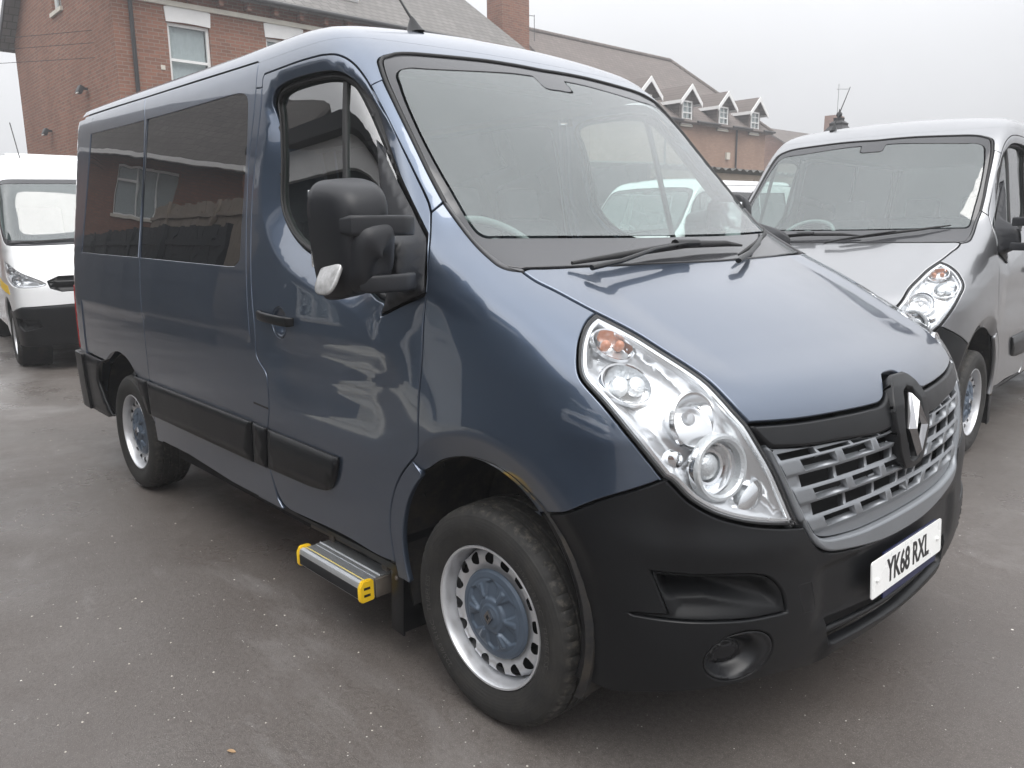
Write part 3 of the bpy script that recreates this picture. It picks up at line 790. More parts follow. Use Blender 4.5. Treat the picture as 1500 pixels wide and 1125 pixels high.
def build_mirror(side, parent):
    sg = 1 if side == 'R' else -1       # R: keep y negative
    base_poly = loop(('l', [(.575, 1.79), (.6626, 1.717), (.8122, 1.565), (.895, 1.472)]), [(.895, 1.472), (.903, 1.44), (.905, 1.38), (.9075, 1.307)], ('l', [(.9075, 1.307), (.682, 1.229)]), [(.682, 1.229), (.70, 1.262), (.715, 1.32), (.715, 1.38), (.68, 1.50), (.63, 1.64), (.575, 1.79)])
    def bd(q):
        d = dist_to(q, base_poly); c = np.hypot((q[:, 0] - .850) / .082, (q[:, 1] - 1.42) / .16)
        return .004 + .012 * ss(0, .03, d) + .115 * (1 - ss(.30, 1.05, c)) * ss(0, .05, d)
    m = panel('wing_mirror', base_poly, MIRPL, parent, side, gap=.002, bev=.002, thick=.03, res=.018, disp=bd)[0]
    # the head: rounded shell, convex forwards
    def shell(name, cy, cz, wy, hz, x0, x1, mat, par, n=44, taper=.0, p=4.2):
        rows = 12; V = []; F = []
        for j in range(rows + 1):
            t = j / rows
            x = x0 + (x1 - x0) * math.sin(t * math.pi / 2)
            k = math.cos(t * math.pi / 2) ** .42 if j < rows else 0
            for i in range(n):
                a = 2 * math.pi * i / n; c_, s_ = math.cos(a), math.sin(a)
                u = math.copysign(abs(c_) ** (2 / p), c_); v = math.copysign(abs(s_) ** (2 / p), s_)
                yy = u * wy / 2 * k; zz = v * hz / 2 * k
                if u < 0: yy *= 1 - taper * (1 - (v + 1) / 2) ** 1.6      # outer side cuts in towards the bottom
                V.append((x + .012 * v, sg * (cy + yy) , cz + zz + .01 * u))
        for j in range(rows):
            for i in range(n): F.append((j * n + i, j * n + (i + 1) % n, (j + 1) * n + (i + 1) % n, (j + 1) * n + i))
        b0 = len(V); 
        for i in range(n): V.append((x0 + .004, V[i][1] * .97 + sg * cy * .03, cz + (V[i][2] - cz) * .95))
        for i in range(n): F.append((i, b0 + i, b0 + (i + 1) % n, (i + 1) % n))
        F.append(tuple(b0 + i for i in range(n)))
        if sg < 0: F = [f[::-1] for f in F]
        bm = bmesh.new(); me = bpy.data.meshes.new('t'); me.from_pydata(V, [], F); bm.from_mesh(me); bpy.data.meshes.remove(me)
        bmesh.ops.remove_doubles(bm, verts=bm.verts, dist=1e-5)
        return bm_obj(name, bm, mat, par, 50)
    head = shell('mirror_head', -1.238, 1.470, .198, .335, -.335, -.165, MIRPL, m, taper=.42)
    shell('mirror_cowl', -1.224, 1.430, .162, .222, -.30, -.138, MIRPL, head, taper=.15, p=3.4)
    bm = bmesh.new()
    for z0, h in ((1.507, .056), (1.350, .050)):
        secs = []
        path = [(-.195, -1.300), (-.168, -1.290), (-.158, -1.25), (-.156, -1.20), (-.157, -1.145), (-.170, -1.115), (-.195, -1.085)] if z0 > 1.4 else [(-.185, -1.255), (-.168, -1.245), (-.158, -1.225), (-.156, -1.19), (-.157, -1.145), (-.170, -1.115), (-.195, -1.085)]
        n = 20
        rings = []
        for i, (x, y) in enumerate(path):
            dx = path[min(i + 1, 6)][0] - path[max(i - 1, 0)][0]; dy = path[min(i + 1, 6)][1] - path[max(i - 1, 0)][1]
            L = math.hypot(dx, dy); nx, ny = dy / L, -dx / L
            ring = []
            for a in np.linspace(0, 2 * math.pi, n, endpoint=False):
                c_ = math.copysign(abs(math.cos(a)) ** .45, math.cos(a)); s_ = math.copysign(abs(math.sin(a)) ** .45, math.sin(a))
                hh = h * (1 if i else .8)
                ring.append(bm.verts.new((x + nx * c_ * .015, sg * (y + ny * c_ * .015), z0 + s_ * hh / 2)))
            rings.append(ring)
        for r0, r1 in zip(rings, rings[1:]):
            for k in range(n): bm.faces.new((r0[k], r0[(k + 1) % n], r1[(k + 1) % n], r1[k]))
        bm.faces.new(rings[0]); bm.faces.new(rings[-1])
    bm_obj('mirror_arm', bm, MIRPL, m, 50)
    # indicator in the lower outer corner
    bm = bmesh.new(); bmesh.ops.create_icosphere(bm, subdivisions=4, radius=1.0)
    Mx = Matrix.Translation((-.262, sg * -1.313, 1.372)) @ Matrix.Rotation(R(-27) * sg, 4, 'X') @ Matrix.Diagonal((.052, .0105, .056, 1))
    for vtx in bm.verts:
        c = vtx.co; L = (abs(c.x) ** 3 + abs(c.y) ** 3 + abs(c.z) ** 3) ** (1 / 3); vtx.co = c / L
    bmesh.ops.transform(bm, matrix=Mx, verts=bm.verts); bm_obj('indicator_lens', bm, INDLENS, head, 50)
    box('mirror_glass', (-.338, sg * -1.238, 1.50), (.004, .165, .21), LAMPCHR, head, bevel=.0015)
    return m

# outer edge of the scooped shoulder under the door window
def _shc():
    w = winhole; n = np.roll(w, -1, 0) - np.roll(w, 1, 0); n = np.stack([n[:, 1], -n[:, 0]], 1); n /= np.hypot(n[:, 0], n[:, 1])[:, None]
    o = w + n * (.035 + .060 * ss(1.95, 1.70, w[:, 1]))[:, None]
    k = (o[:, 1] < 1.9) & (o[:, 0] < .75) & (w[:, 0] < .67)
    c = o[k]; c = c[np.argsort(np.arctan2(c[:, 1] - 1.7, c[:, 0] - .3))]
    return c[::3]
SHC = _shc()
def build_van():
    van = empty('passenger_van', (0, 0, 0), 0, 'slate blue passenger van with black front bumper, dark tinted side windows and yellow-ended side step', 'van')
    fine = dict(res=.022)
    # --- roof
    roof = roof_cap('roof', BLUE, van)
    hdr = loop(('l', [(-.503, 2.171), (SC, 2.171)]), ('l', [(SC, 2.171), (SC, 2.1335)]), ('r', [(.4226, 2.0657), (.408, 2.085), (.418, 2.1078), (.45, 2.118), (.5195, 2.1235), (.8637, 2.135), (1.3, 2.137), (SC, 2.1335)]), ('r', D['ws_left'][:3] and [(.5028, 1.9992), (.4494, 2.0436), (.4226, 2.0657)]), ('r', D['ap_seam']), ('r', D['door_top'][:10]), ('l', [(-.4334, 2.115), (-.445, 2.0969), (-.4449, 2.063)]), ('l', [(-.4449, 2.063), (-.499, 2.0684)]), ('l', [(-.499, 2.0684), (-.5044, 2.171)]))
    panel('roof_frame', hdr, BLUE, van, 'F', gap=.0012, bev=.0015, thick=.02, res=.03)
    # --- sides
    rc = loop(('l', [(-3.10, 2.215), (-1.86, 2.18), (-.50, 2.15), (-.44, 2.04), (-.40, 2.04), (-.45, 2.20), (-1.86, 2.225), (-3.10, 2.26)]))
    panel('roof_channel', rc, RUBBER, van, 'RL', gap=0, rim=False, res=.05, disp=lambda q: np.full(len(q), -.012))
    q = loop(('l', [(-3.13, .745), (-3.12, 1.2), (-3.075, 2.236)]), ('r', [(-1.8636, 2.2028), (-3.075, 2.236)]), qs, ('l', [(-1.735, .385), (-1.665, .388)]), ('r', rearch2), ('r', rearch), ('l', [(-2.53, .735), (-3.13, .745)]))
    panel('quarter_panel', q, BLUE, van, 'RL', holes=[blackwin[(blackwin[:, 0] < -1.70)]] if 0 else [clip_s(blackwin, -9, -1.795)], res=.045, gap=.0025, disp=waist)
    q = loop(('l', [(-.503, 2.174), (-1.8636, 2.2028)]), qs, ('l', [(-1.735, .385), (-1.3, .389), (-.767, .36), (-.4944, .36)]), ('r', [(-.499, 2.0684), (-.503, 1.97), (-.519, 1.8), (-.507, 1.605), (-.458, 1.283), (-.4287, 1.1), (-.4242, 1.025), (-.4343, .88), (-.4472, .7265), (-.487, .52), (-.4944, .36)]), ('l', [(-.499, 2.0684), (-.503, 2.174)]))
    panel('side_panel', q, BLUE, van, 'RL', holes=[clip_s(blackwin, -1.795, 9)], res=.045, gap=.0025, disp=waist)
    for a, b in ((-9, -1.795), (-1.795, 9)):
        panel('side_window', clip_s(blackwin, a, b), PRIV, van, 'RL', res=.05, gap=-.008, bev=.001, thick=.004, disp=lambda q: np.full(len(q), -.0045))
    q = loop(('l', [(-.499, 2.0684), (-.4449, 2.063)]), ('r', D['door_rear_up'][:7]), ('r', [(-.30, .40), (-.3279, .5025), (-.3388, .5369), (-.332, .65), (-.2893, .78), (-.286, .8), (-.2851, .9154), (-.2995, .9435), (-.36, .9868), (-.3723, 1.0051)]), ('l', [(-.30, .40), (-.26, .36), (-.4944, .36)]), ('r', [(-.499, 2.0684), (-.503, 1.97), (-.519, 1.8), (-.507, 1.605), (-.458, 1.283), (-.4287, 1.1), (-.4242, 1.025), (-.4343, .88), (-.4472, .7265), (-.487, .52), (-.4944, .36)]))
    panel('door_pillar', q, BLUE, van, 'RL', res=.03, gap=.0025)
    # fuel flap outline on the right
    panel('flap_seam', loop(('l', [(-.425, .80), (-.292, .795), (-.292, .787), (-.425, .792)])), BLACKPIT, van, 'RL', gap=0, bev=.0005, thick=.004, disp=lambda q: np.full(len(q), .0015))
    # --- front doors
    door_o = loop(D['door_top'][:], D['door_front'][1:11] and D['door_front'][:11], D['door_front'][10:], D['door_bottom'], [(-.2495, .3886), (-.2864, .4221), (-.3279, .5025), (-.3388, .5369), (-.332, .65), (-.2893, .78), (-.286, .8), (-.2851, .9154), (-.2995, .9435), (-.36, .9868), (-.3723, 1.0051)], D['door_rear_up'])
    rec = circle((-.165, 1.150), .058, 28)
    doors = panel('front_door', door_o, BLUE, van, 'RL', holes=[winhole, rec], res=.024, gap=.003, bev=.003, disp=shoulder, creases=[SHC])
    for dr, s in zip(doors, 'RL'):
        panel('handle_recess', rec, BLUE, dr, s, gap=-.002, bev=.001, thick=.001, res=.012, disp=lambda q: -.004 - .024 * ss(.0, .035, dist_to(q, rec)))
        sg = -1 if s == 'R' else 1
        hp = [surf_pt(x_, 1.166 - .004 * (x_ + .165) / .1, o_)[0] for x_, o_ in ((-.312, -.002), (-.302, .020), (-.25, .030), (-.165, .033), (-.09, .030), (-.055, .022), (-.045, .0))]
        bm = bmesh.new(); n = 12; rings = []
        for i, P in enumerate(hp):
            ring = []
            for a in np.linspace(0, 2 * math.pi, n, endpoint=False):
                c_ = math.copysign(abs(math.cos(a)) ** .6, math.cos(a)); s_ = math.copysign(abs(math.sin(a)) ** .6, math.sin(a))
                ring.append(bm.verts.new((P.x, -sg * (P.y + c_ * .009) , P.z + s_ * (.019 if 0 < i < 6 else .015))))
            rings.append(ring)
        for r0, r1 in zip(rings, rings[1:]):
            for k in range(n): bm.faces.new((r0[k], r0[(k + 1) % n], r1[(k + 1) % n], r1[k]))
        bm.faces.new(rings[0]); bm.faces.new(rings[-1])
        bm_obj('door_handle', bm, DARKPL, dr, 50)
        # window: rubber surround, glass, divider bar
        wo = shrink(winhole, .0)
        glass_o = shrink(winhole, .026)
        panel('window_seal', winhole, RUBBER, dr, s, holes=[glass_o], gap=.001, bev=.003, thick=.03, res=.018, disp=lambda q: -.034 + .014 * ss(.0, .014, dist_to(q, winhole)) - .012 * ss(.018, .026, dist_to(q, winhole)))
        panel('door_window', glass_o, DOOR_GLASS, dr, s, gap=-.004, bev=.001, thick=.001, res=.05, disp=lambda q: np.full(len(q), -.043), rim=False)
        bar = loop(('l', [(.185, 2.03), (.222, 2.028), (.372, 1.345), (.340, 1.352)]))
        panel('window_bar', bar, RUBBER, dr, s, gap=0, bev=.003, thick=.02, res=.03, disp=lambda q: np.full(len(q), -.034))
        build_mirror(s, dr)
    # --- A-pillar piece
    q = loop(D['ap_seam'], [(.5028, 1.9992), (.6094, 1.91), (.7558, 1.7732), (.9321, 1.5817)], ('r', [(.8933, 1.5476), (.9127, 1.5621), (.9321, 1.5790)]), ('r', [(.4618, 1.9764), (.5871, 1.8736), (.6963, 1.7729), (.7928, 1.6757), (.8774, 1.5777), (.8933, 1.5476)]))
    panel('windscreen_pillar', q, BLUE, van, 'RL', res=.02, gap=.002, bev=.003)
    # --- front wings
    hl_l = D['hl_left']
    q = loop([(.8933, 1.5476), (.9127, 1.5621), (.9340, 1.5775)], [(.9340, 1.5775)] + D['ws_wing'][1:], [(1.2266, 1.3738), (1.2643, 1.3483), (1.3213, 1.3196), (1.4126, 1.2656)], D['hl_left'], ('r', D['wb_seam']), ('r', [p for p in lipf if p[0] > .88]), ('l', [(.8756, .7481), (.8351, .7824)]), ('r', dfront_up))
    panel('front_wing', q, BLUE, van, 'RL', res=.022, gap=.0025, bev=.0025, disp=flare, creases=[flarec])
    q = loop(D['door_front'][10:], ('l', [(.7015, .3851), (.712, .335), (.752, .335)]), [p for p in lipf if p[0] <= .885], ('l', [(.8756, .7481), (.8351, .7824)]))
    panel('arch_corner', q, BLUE, van, 'RL', res=.025, gap=.0025)
    # --- sill under the door
    q = loop(('l', [(-.29, .372), (.69, .372), (.705, .335), (.395, .345), (-.076, .35), (-.30, .35)]))
    panel('sill', q, DARKPL, van, 'RL', res=.04, gap=.002, disp=lambda q: np.full(len(q), -.012))
    # --- rubbing strips
    def strip(pts, **kw):
        panel('rubbing_strip', pts, DARKPL, van, 'RL', res=.05, gap=.002, bev=.007, thick=.03, disp=lambda q: .006 + .014 * ss(0, .02, dist_to(q, pts)), **kw)
    strip(loop(('l', [(-1.975, .722), (-1.733, .722), (-1.733, .522), (-1.79, .524)]), ('r', rearch2[:3] and [(-1.9634, .722), (-1.87, .63), (-1.79, .526)])))
    strip(loop(('l', [(-1.728, .722), (-.447, .716)]), ('l', [(-.447, .716), (-.472, .52)]), ('l', [(-.472, .52), (-1.728, .520)])))
    strip(loop(('l', [(-.441, .716), (-.309, .712), (-.343, .522), (-.466, .521)])))
    strip(loop(('l', [(-.301, .712), (.335, .705)]), [(.335, .705), (.345, .69), (.3287, .645), (.3, .60), (.262, .565), (.215, .545), (.17, .538)], ('l', [(.17, .538), (.044, .529), (-.335, .523)])))
    # --- rear corner
    rb = loop(('l', [(-3.19, .745), (-2.535, .735)]), [(-2.535, .735), (-2.62, .69), (-2.68, .64), (-2.70, .58), (-2.66, .53), (-2.60, .46), (-2.50, .385)], ('l', [(-2.50, .385), (-2.62, .355), (-3.0, .35), (-3.19, .40)]))
    panel('rear_bumper', rb, DARKPL, van, 'RL', gap=.002, bev=.006, thick=.03, res=.04, disp=lambda q: .004 + .012 * ss(0, .02, dist_to(q, rb)))
    tl = loop(('l', [(-3.19, .75), (-3.135, .75), (-3.135, 1.02), (-3.165, 1.17), (-3.19, 1.17)]))
    panel('tail_lamp', tl, REDLENS, van, 'RL', gap=.002, bev=.004, res=.03, disp=lambda q: np.full(len(q), .004))
    rd = loop(('l', [(.50, .42), (.50, 2.22), (math.pi / 2, 2.24), (math.pi / 2, .42)]))
    panel('rear_door', rd, BLUE, van, 'F', mapf=rear_map, ctr=math.pi / 2, flipn=-1, res=.05)
    rbb = loop(('l', [(.50, .36), (.50, .735), (math.pi / 2, .735), (math.pi / 2, .36)]))
    panel('rear_bumper', rbb, DARKPL, van, 'F', mapf=rear_map, ctr=math.pi / 2, flipn=-1, res=.05, disp=lambda q: np.full(len(q), .03))
    # --- bonnet
    bf = [(1.6545, 1.0081), (1.7789, .9985), (1.9227, .9945), (2.03, .9925), (2.075, .9935), (2.10, 1.0022), (2.15, 1.043), (2.165, 1.053), (SC, 1.056)]
    q = loop([(1.2266, 1.3738), (1.2451, 1.3806), (1.31, 1.381), (1.55, 1.3815), (SC, 1.384)], ('l', [(SC, 1.384), (SC, 1.056)]), ('r', bf), D['hl_top'], ('r', [(1.2266, 1.3738), (1.2643, 1.3483), (1.3213, 1.3196), (1.4126, 1.2656)]))
    def crease(q):
        # raised shoulder outside, shallow dished middle, lip at the nose
        e = 1.372 + (q[:, 1] - 1.38) * -.92          # edge line in s for each height
        t = ss(-.02, .10, q[:, 0] - np.minimum(e, 1.74)) * ss(1.075, 1.14, q[:, 1])
        return -.012 * t
    panel('bonnet', q, BLUE, van, 'F', res=.022, gap=.003, bev=.003, disp=crease)
    # --- windscreen
    wso = loop([(.4226, 2.0657), (.408, 2.085), (.418, 2.1078), (.45, 2.118), (.5195, 2.1235), (.8637, 2.135), (1.3, 2.137), (SC, 2.1335)], ('l', [(SC, 2.1335), (SC, 1.372)]), ('l', [(SC, 1.372), (1.245, 1.376)]), ('r', [(.9340, 1.5775)] + D['ws_wing'][1:]), ('r', [(.4226, 2.0657), (.4494, 2.0436), (.5028, 1.9992), (.6094, 1.91), (.7558, 1.7732), (.9321, 1.5817)]))
    clr = loop([(.5807, 1.9815), (.5316, 2.0237), (.5221, 2.0411), (.5366, 2.0509), (.605, 2.0555), (.9, 2.073), (1.3, 2.086), (1.72, 2.0892)], [(1.72, 2.0892), (1.78, 2.085), (1.86, 2.045), (1.95, 2.035), (SC, 2.035)], ('l', [(SC, 2.035), (SC, 1.468)]), [(SC, 1.468), (1.8887, 1.468), (1.3437, 1.4725), (1.15, 1.4745), (1.1078, 1.4752), (1.0769, 1.4878), (1.0486, 1.5128)], [(1.0486, 1.5128), (.9518, 1.6232), (.7241, 1.8495), (.5807, 1.9815)])
    ws = panel('windscreen', clr, WS_GLASS, van, 'F', gap=-.001, bev=.0005, thick=.001, res=.05, rim=False, disp=lambda q: np.full(len(q), -.007))[0]
    panel('windscreen_border', wso, FRIT, ws, 'F', holes=[clr], gap=.007, bev=.002, thick=.006, res=.03, disp=lambda q: np.full(len(q), -.0068))
    edge = smooth_curve([(.9340, 1.5775), (.9321, 1.5817), (.7558, 1.7732), (.6094, 1.91), (.5028, 1.9992), (.4494, 2.0436), (.4226, 2.0657), (.408, 2.085), (.418, 2.1078), (.45, 2.118), (.5195, 2.1235), (.8637, 2.135), (1.3, 2.137), (SC, 2.1335)], .03)
    pr = [surf_pt(a, b, -.006)[0] for a, b in edge]
    pts = pr + [Vector((p.x, -p.y, p.z)) for p in pr[::-1][1:]]
    tube('windscreen_seal', pts, .0075, RUBBER, ws, 8)
    # cowl trim beside the wings
    cw = loop([(.9321, 1.5790), (.945, 1.583), (.968, 1.566), (1.02, 1.515), (1.085, 1.457), (1.145, 1.415), (1.195, 1.388), (1.24, 1.377)], ('r', [(.9340, 1.5775)] + D['ws_wing'][1:]))
    panel('cowl_trim', cw, plain('cowl_plastic', (.075, .076, .08), rough=.55, var=.1), ws, 'RL', gap=.002, bev=.004, thick=.02, res=.015, disp=lambda q: np.full(len(q), .002))
    # --- bumper
    scoop = loop([(1.445, .660), (1.5346, .652), (1.62, .640), (1.675, .618), (1.71, .575), (1.727, .510)], ('l', [(1.727, .510)]), [(1.727, .510), (1.6332, .522), (1.5595, .5335), (1.47, .541), (1.40, .541)], ('l', [(1.40, .541), (1.475, .552), (1.445, .660)]))
    itk = loop(('l', [(1.868, .428), (SC, .402), (SC, .330), (1.888, .348)]))
    fogc = (1.615, .424)
    foghole = circle(fogc, .076, 40, .066)
    bump = loop(D['wb_seam'], D['hl_bot'], [(1.7733, .7307), (1.796, .6897), (1.832, .6444), (1.8638, .6284), (1.9481, .6102), (2.08, .592), (SC, .588)], ('l', [(SC, .588), (SC, .305), (1.905, .305)]), [(1.905, .305), (1.8583, .2815), (1.7489, .3129), (1.6513, .3322), (1.5518, .3374), (1.4719, .3294), (1.3861, .2941)], ('r', lipb))
    def bdisp(q):
        d = flare(q) * ss(.55, .70, q[:, 1]) + (-.012) * (1 - ss(.55, .7, q[:, 1])) * ss(.47, .40, np.hypot(*[a - b for a, b in zip(xz_of(q), AC)]))
        # swell under the headlamps, pinched line below the grille
        d = d + .010 * np.exp(-((q[:, 1] - .70 + .12 * (q[:, 0] - 1.6)) / .05) ** 2) * ss(1.35, 1.5, q[:, 0]) * ss(1.85, 1.72, q[:, 0])
        d = d - .014 * ss(1.80, 1.86, q[:, 0]) * ss(.60, .57, q[:, 1]) * ss(.40, .45, q[:, 1])
        d = d + .012 * ss(.375, .35, q[:, 1]) * ss(1.85, 1.9, q[:, 0])
        return d
    b = panel('front_bumper', bump, DARKPL, van, 'F', holes=[scoop, foghole, itk], res=.02, gap=.003, bev=.004, thick=.03, disp=bdisp, creases=[flarec])[0]
    def sdep(q):
        e = dist_to(q, scoop)
        left = ss(1.73, 1.52, q[:, 0])
        zl = np.minimum(.518 + (1.727 - q[:, 0]) * .40, .590)          # slanting ledge above the shallow lower floor
        deep = ss(-.006, .030, q[:, 1] - zl)
        floor = .006 + .070 * ss(0, .035, e) * (.30 + .70 * left) * (.22 + .78 * deep)
        return bdisp(q) - floor
    panel('bumper_recess', scoop, RECESS, b, 'RL', gap=.001, bev=.001, thick=.001, res=.007, disp=sdep)
    def fogd(q):
        r1 = np.hypot((q[:, 0] - fogc[0]) / .076, (q[:, 1] - fogc[1]) / .066)
        r2 = np.hypot((q[:, 0] - fogc[0] + .021) / .076, (q[:, 1] - fogc[1] - .002) / .066)
        lip = .004 * np.exp(-((r1 - .95) / .04) ** 2)
        bowl = .036 * ss(.98, .50, np.maximum(r2, r1 * .9)) 
        disc = .010 * ss(.47, .43, r2) - .003 * ss(.06, .0, np.abs(r2 - .36))
        return bdisp(q) + lip - .002 - bowl + disc
    panel('fog_lamp_recess', foghole, BEZEL, b, 'RL', gap=-.001, bev=.001, thick=.001, res=.0055, disp=fogd)
    # tow-eye cover
    tow = loop(('l', [(1.757, .572), (1.803, .566), (1.822, .478), (1.780, .482)]))
    panel('tow_cover_seam', tow, BLACKPIT, b, 'R', holes=[shrink(tow, .0028)], gap=0, bev=.0004, thick=.002, res=.01, disp=lambda q: bdisp(q) + .0006)
    # --- grille
    trim = loop(('r', [(1.6574, .9952), (1.6894, .9522), (1.7019, .9431)]), ('l', [(1.6574, .998), (1.657, 1.004)]), [(1.657, 1.004), (1.7789, .9945), (1.9227, .990), (2.03, .988), (2.075, .9885), (2.10, .996), (2.15, 1.036), (2.165, 1.047), (SC, 1.050)], ('l', [(SC, 1.050), (SC, .93)]), ('r', [(1.7019, .9431), (1.80, .9300), (1.903, .925), (2.06, .9135), (SC, .93)]))
    tr = panel('grille_trim', trim, DARKPL, van, 'F', gap=.0015, bev=.007, thick=.03, res=.02, disp=lambda q: np.full(len(q), .002))[0]
    # raised shield round the badge
    half = [(0, 1.060), (.044, 1.060), (.064, 1.050), (.108, 1.000), (.120, .965), (.118, .915), (.100, .850), (.072, .800), (.054, .782), (0, .778)]
    hp = smooth_curve(half[1:5], .01).tolist() + smooth_curve(half[4:9], .01).tolist()
    poly = [(0, 1.060)] + hp + [(0, .776)]
    poly = poly + [(-a, c) for a, c in poly[::-1][1:-1]]
    pc = np.array(poly)
    if area(pc) < 0: pc = pc[::-1]
    # hexagonal well for the badge
    well = np.array([(0, 1.020), (.030, 1.012), (.068, .925), (.070, .905), (.030, .812), (0, .803), (-.030, .812), (-.070, .905), (-.068, .925), (-.030, 1.012)])[::-1]
    xf = lambda z: np.interp(z, [.77, .80, .90, .98, 1.03, 1.07], [.820, .825, .823, .806, .780, .743])
    def shp(q, off=0., g=None):
        return np.stack([xf(q[:, 1]) - .5 * q[:, 0]**2 + off, q[:, 0], q[:, 1]], 1)
    v, f, n = panel_data(pc, holes=[well], gap=0, bev=.006, thick=.07, res=.012, mapf=shp, ctr=9)
    if n[:, 0].mean() < 0: n = -n
    sh = obj_from('badge_shield', v, fix_dir(v, f, n), DARKPL, tr, normals=n)
    v, f, n = panel_data(shrink(well if area(well) > 0 else well[::-1], -.004), gap=0, bev=.001, thick=.001, res=.03, mapf=lambda q, off=0., g=None: shp(q) - [.022, 0, 0], ctr=9, rim=False)
    obj_from('badge_well', v, fix_dir(v, f, np.abs(n) * [1, 0, 0] + [1e-3, 0, 0]), DARKPL, sh)
    # diamond badge: four bevelled bars
    bm = bmesh.new()
    O = [(0, 1.006), (.061, .908), (0, .812), (-.061, .908)]
    I = [(0, .958), (.021, .909), (0, .860), (-.021, .909)]
    X = lambda u, z, d: (float(xf(z)) - .9 * u * u + d, -u, z)
    rd_ = []
    for i in range(4):
        o, ii = O[i], I[i]; m_ = ((o[0] + ii[0]) / 2 , (o[1] + ii[1]) / 2)
        rd_.append((bm.verts.new(X(o[0], o[1], -.018)), bm.verts.new(X(o[0] * .97, .909 + (o[1] - .909) * .97, .004)), bm.verts.new(X(m_[0], m_[1], .017)), bm.verts.new(X(ii[0], ii[1], .004)), bm.verts.new(X(ii[0], ii[1], -.018))))
    for i in range(4):
        a, c = rd_[i], rd_[(i + 1) % 4]
        for k in range(4): bm.faces.new((a[k], c[k], c[k + 1], a[k + 1]))
    bm_obj('badge', bm, CHROME, sh)
    # silver surround and slats
    gin = [(1.7019, .9431), (1.7256, .8813), (1.7651, .7929), (1.8138, .6969), (1.84, .6764), (1.9542, .6577), (2.08, .655), (SC, .655)]
    sr = loop(('l', [(1.6840, .952), (1.6978, .9038), (1.725, .8352), (1.7564, .7554), (1.7714, .7280)]), [(1.7733, .7307), (1.796, .6897), (1.832, .6444), (1.8638, .6284), (1.9481, .6102), (2.08, .592), (SC, .588)], ('l', [(SC, .588), (SC, .655)]), ('r', gin))
    gs = panel('grille_surround', sr, SLAT, van, 'F', gap=.0025, bev=.007, thick=.04, res=.016, disp=lambda q: .003 + .006 * ss(.70, .66, q[:, 1]))[0]
    gp = loop([(1.690, .950), (1.7256, .8813), (1.7651, .7929), (1.8138, .6969), (1.84, .6764), (1.9542, .6577), (2.08, .655), (SC, .655)], ('l', [(SC, .655), (SC, .915)]), ('r', [(1.700, .935), (1.80, .922), (1.903, .917), (2.06, .9055), (SC, .915)]))
    holes = []
    def win(s0, s1, z0, z1, sk=.012, r=0):
        holes.append(np.array([(s0 + sk, z0), (s1 + sk, z0), (s1 - sk * .2, z1), (s0 - sk * .2, z1)]))
    for r, (zl, off) in enumerate(((.868, 0), (.785, .035), (.701, .070))):
        for c in range(4):
            a = 1.772 + off + .133 * c - (r == 2) * .0; e = a + .111
            if a > SC - .02: continue
            e = min(e, SC - .006)
            win(a, e, zl - .001 + (.002 * c), zl + .034 + (.002 * c), .013)
        # open gap above each framed row
        z0, z1 = ((.905, .925) if r == 0 else (.8245, .859) if r == 1 else (.7405, .777))
        for c in range(5):
            a = 1.735 + off + .115 * c - (.02 if r == 0 else 0); e = a + .108
            if a > SC - .02: continue
            if r == 0: z1 = .917 if c else .925
            win(a, min(e, SC - .006), z0 + .002 * c * (r > 0), z1 - (.002 if r == 0 else 0), .006)
    gl = [h[::-1] if area(h) < 0 else h for h in holes]
    def gdisp(q):
        d = np.full(len(q), -.012)
        for zl, off in ((.868, 0), (.785, .035), (.701, .070)):
            d = d + .009 * ss(.030, .016, np.abs(q[:, 1] - (zl + .0165)))
        return d
    gr = panel('grille', gp, SLAT, van, 'F', holes=gl, gap=-.002, bev=.0015, thick=.022, res=.009, disp=gdisp)[0]
    panel('grille_backing', gp, BLACKPIT, gr, 'F', gap=-.03, rim=False, res=.05, disp=lambda q: np.full(len(q), -.075))
    bk = loop(('l', [(1.83, .45), (SC, .45), (SC, .30), (1.83, .31)]))
    panel('intake_backing', bk, BLACKPIT, b, 'F', gap=0, rim=False, res=.05, disp=lambda q: np.full(len(q), -.05))
    pr = [surf_pt(s_, z_, -.012)[0] for s_, z_ in ((1.862, .392), (1.95, .384), (2.05, .377), (2.12, .373), (SC, .371))]
    tube('intake_bar', pr + [Vector((p.x, -p.y, p.z)) for p in pr[::-1][1:]], .0095, DARKPL, b, 10)
    # --- lamps
    for s in 'RL': build_lamp(s, van)
    # --- number plate
    pl = empty('number_plate', (.826, 0, .497)); pl.parent = van; pl.rotation_euler = (0, R(-3), 0)
    bm = bmesh.new(); add_prism(bm, rrect((0, 0), .52, .111, .009), 0, .004, lambda u, v, h: (h, u, v))
    bm_obj('plate_board', bm, PLATEW, pl, 40)
    bm = bmesh.new(); add_prism(bm, rrect((.03, -.011), .40, .140, .004), -.006, -.001, lambda u, v, h: (h, u, v)); bm_obj('plate_holder', bm, PLATEBLUE, pl, 40)
    text('plate_letters', 'YK68 RXL', .0995, PLATEBLK, pl, (.0046, 0, -.0335), sx=.72, bold=.0022)
    text('dealer_text', 'www.minibus.uk      quality used vans', .011, PLATEW, pl, (.0005, 0, -.0685), sx=1.0, bold=0) if 0 else None
    for y in (-.225, .225): lathe('plate_screw', [(0, .0065), (.005, .006), (.0065, .003), (.0065, 0)], PLATEW, pl, 16, loc=(.004, y, -.004), axis='X')
    # --- wipers
    def wiper(hub, path, b0, b1, mid):
        pts = [surf_pt(a, c, o)[0] for a, c, o in path]
        if mid < 0: pts = [Vector((p.x, p.y, p.z)) for p in pts]
        return pts
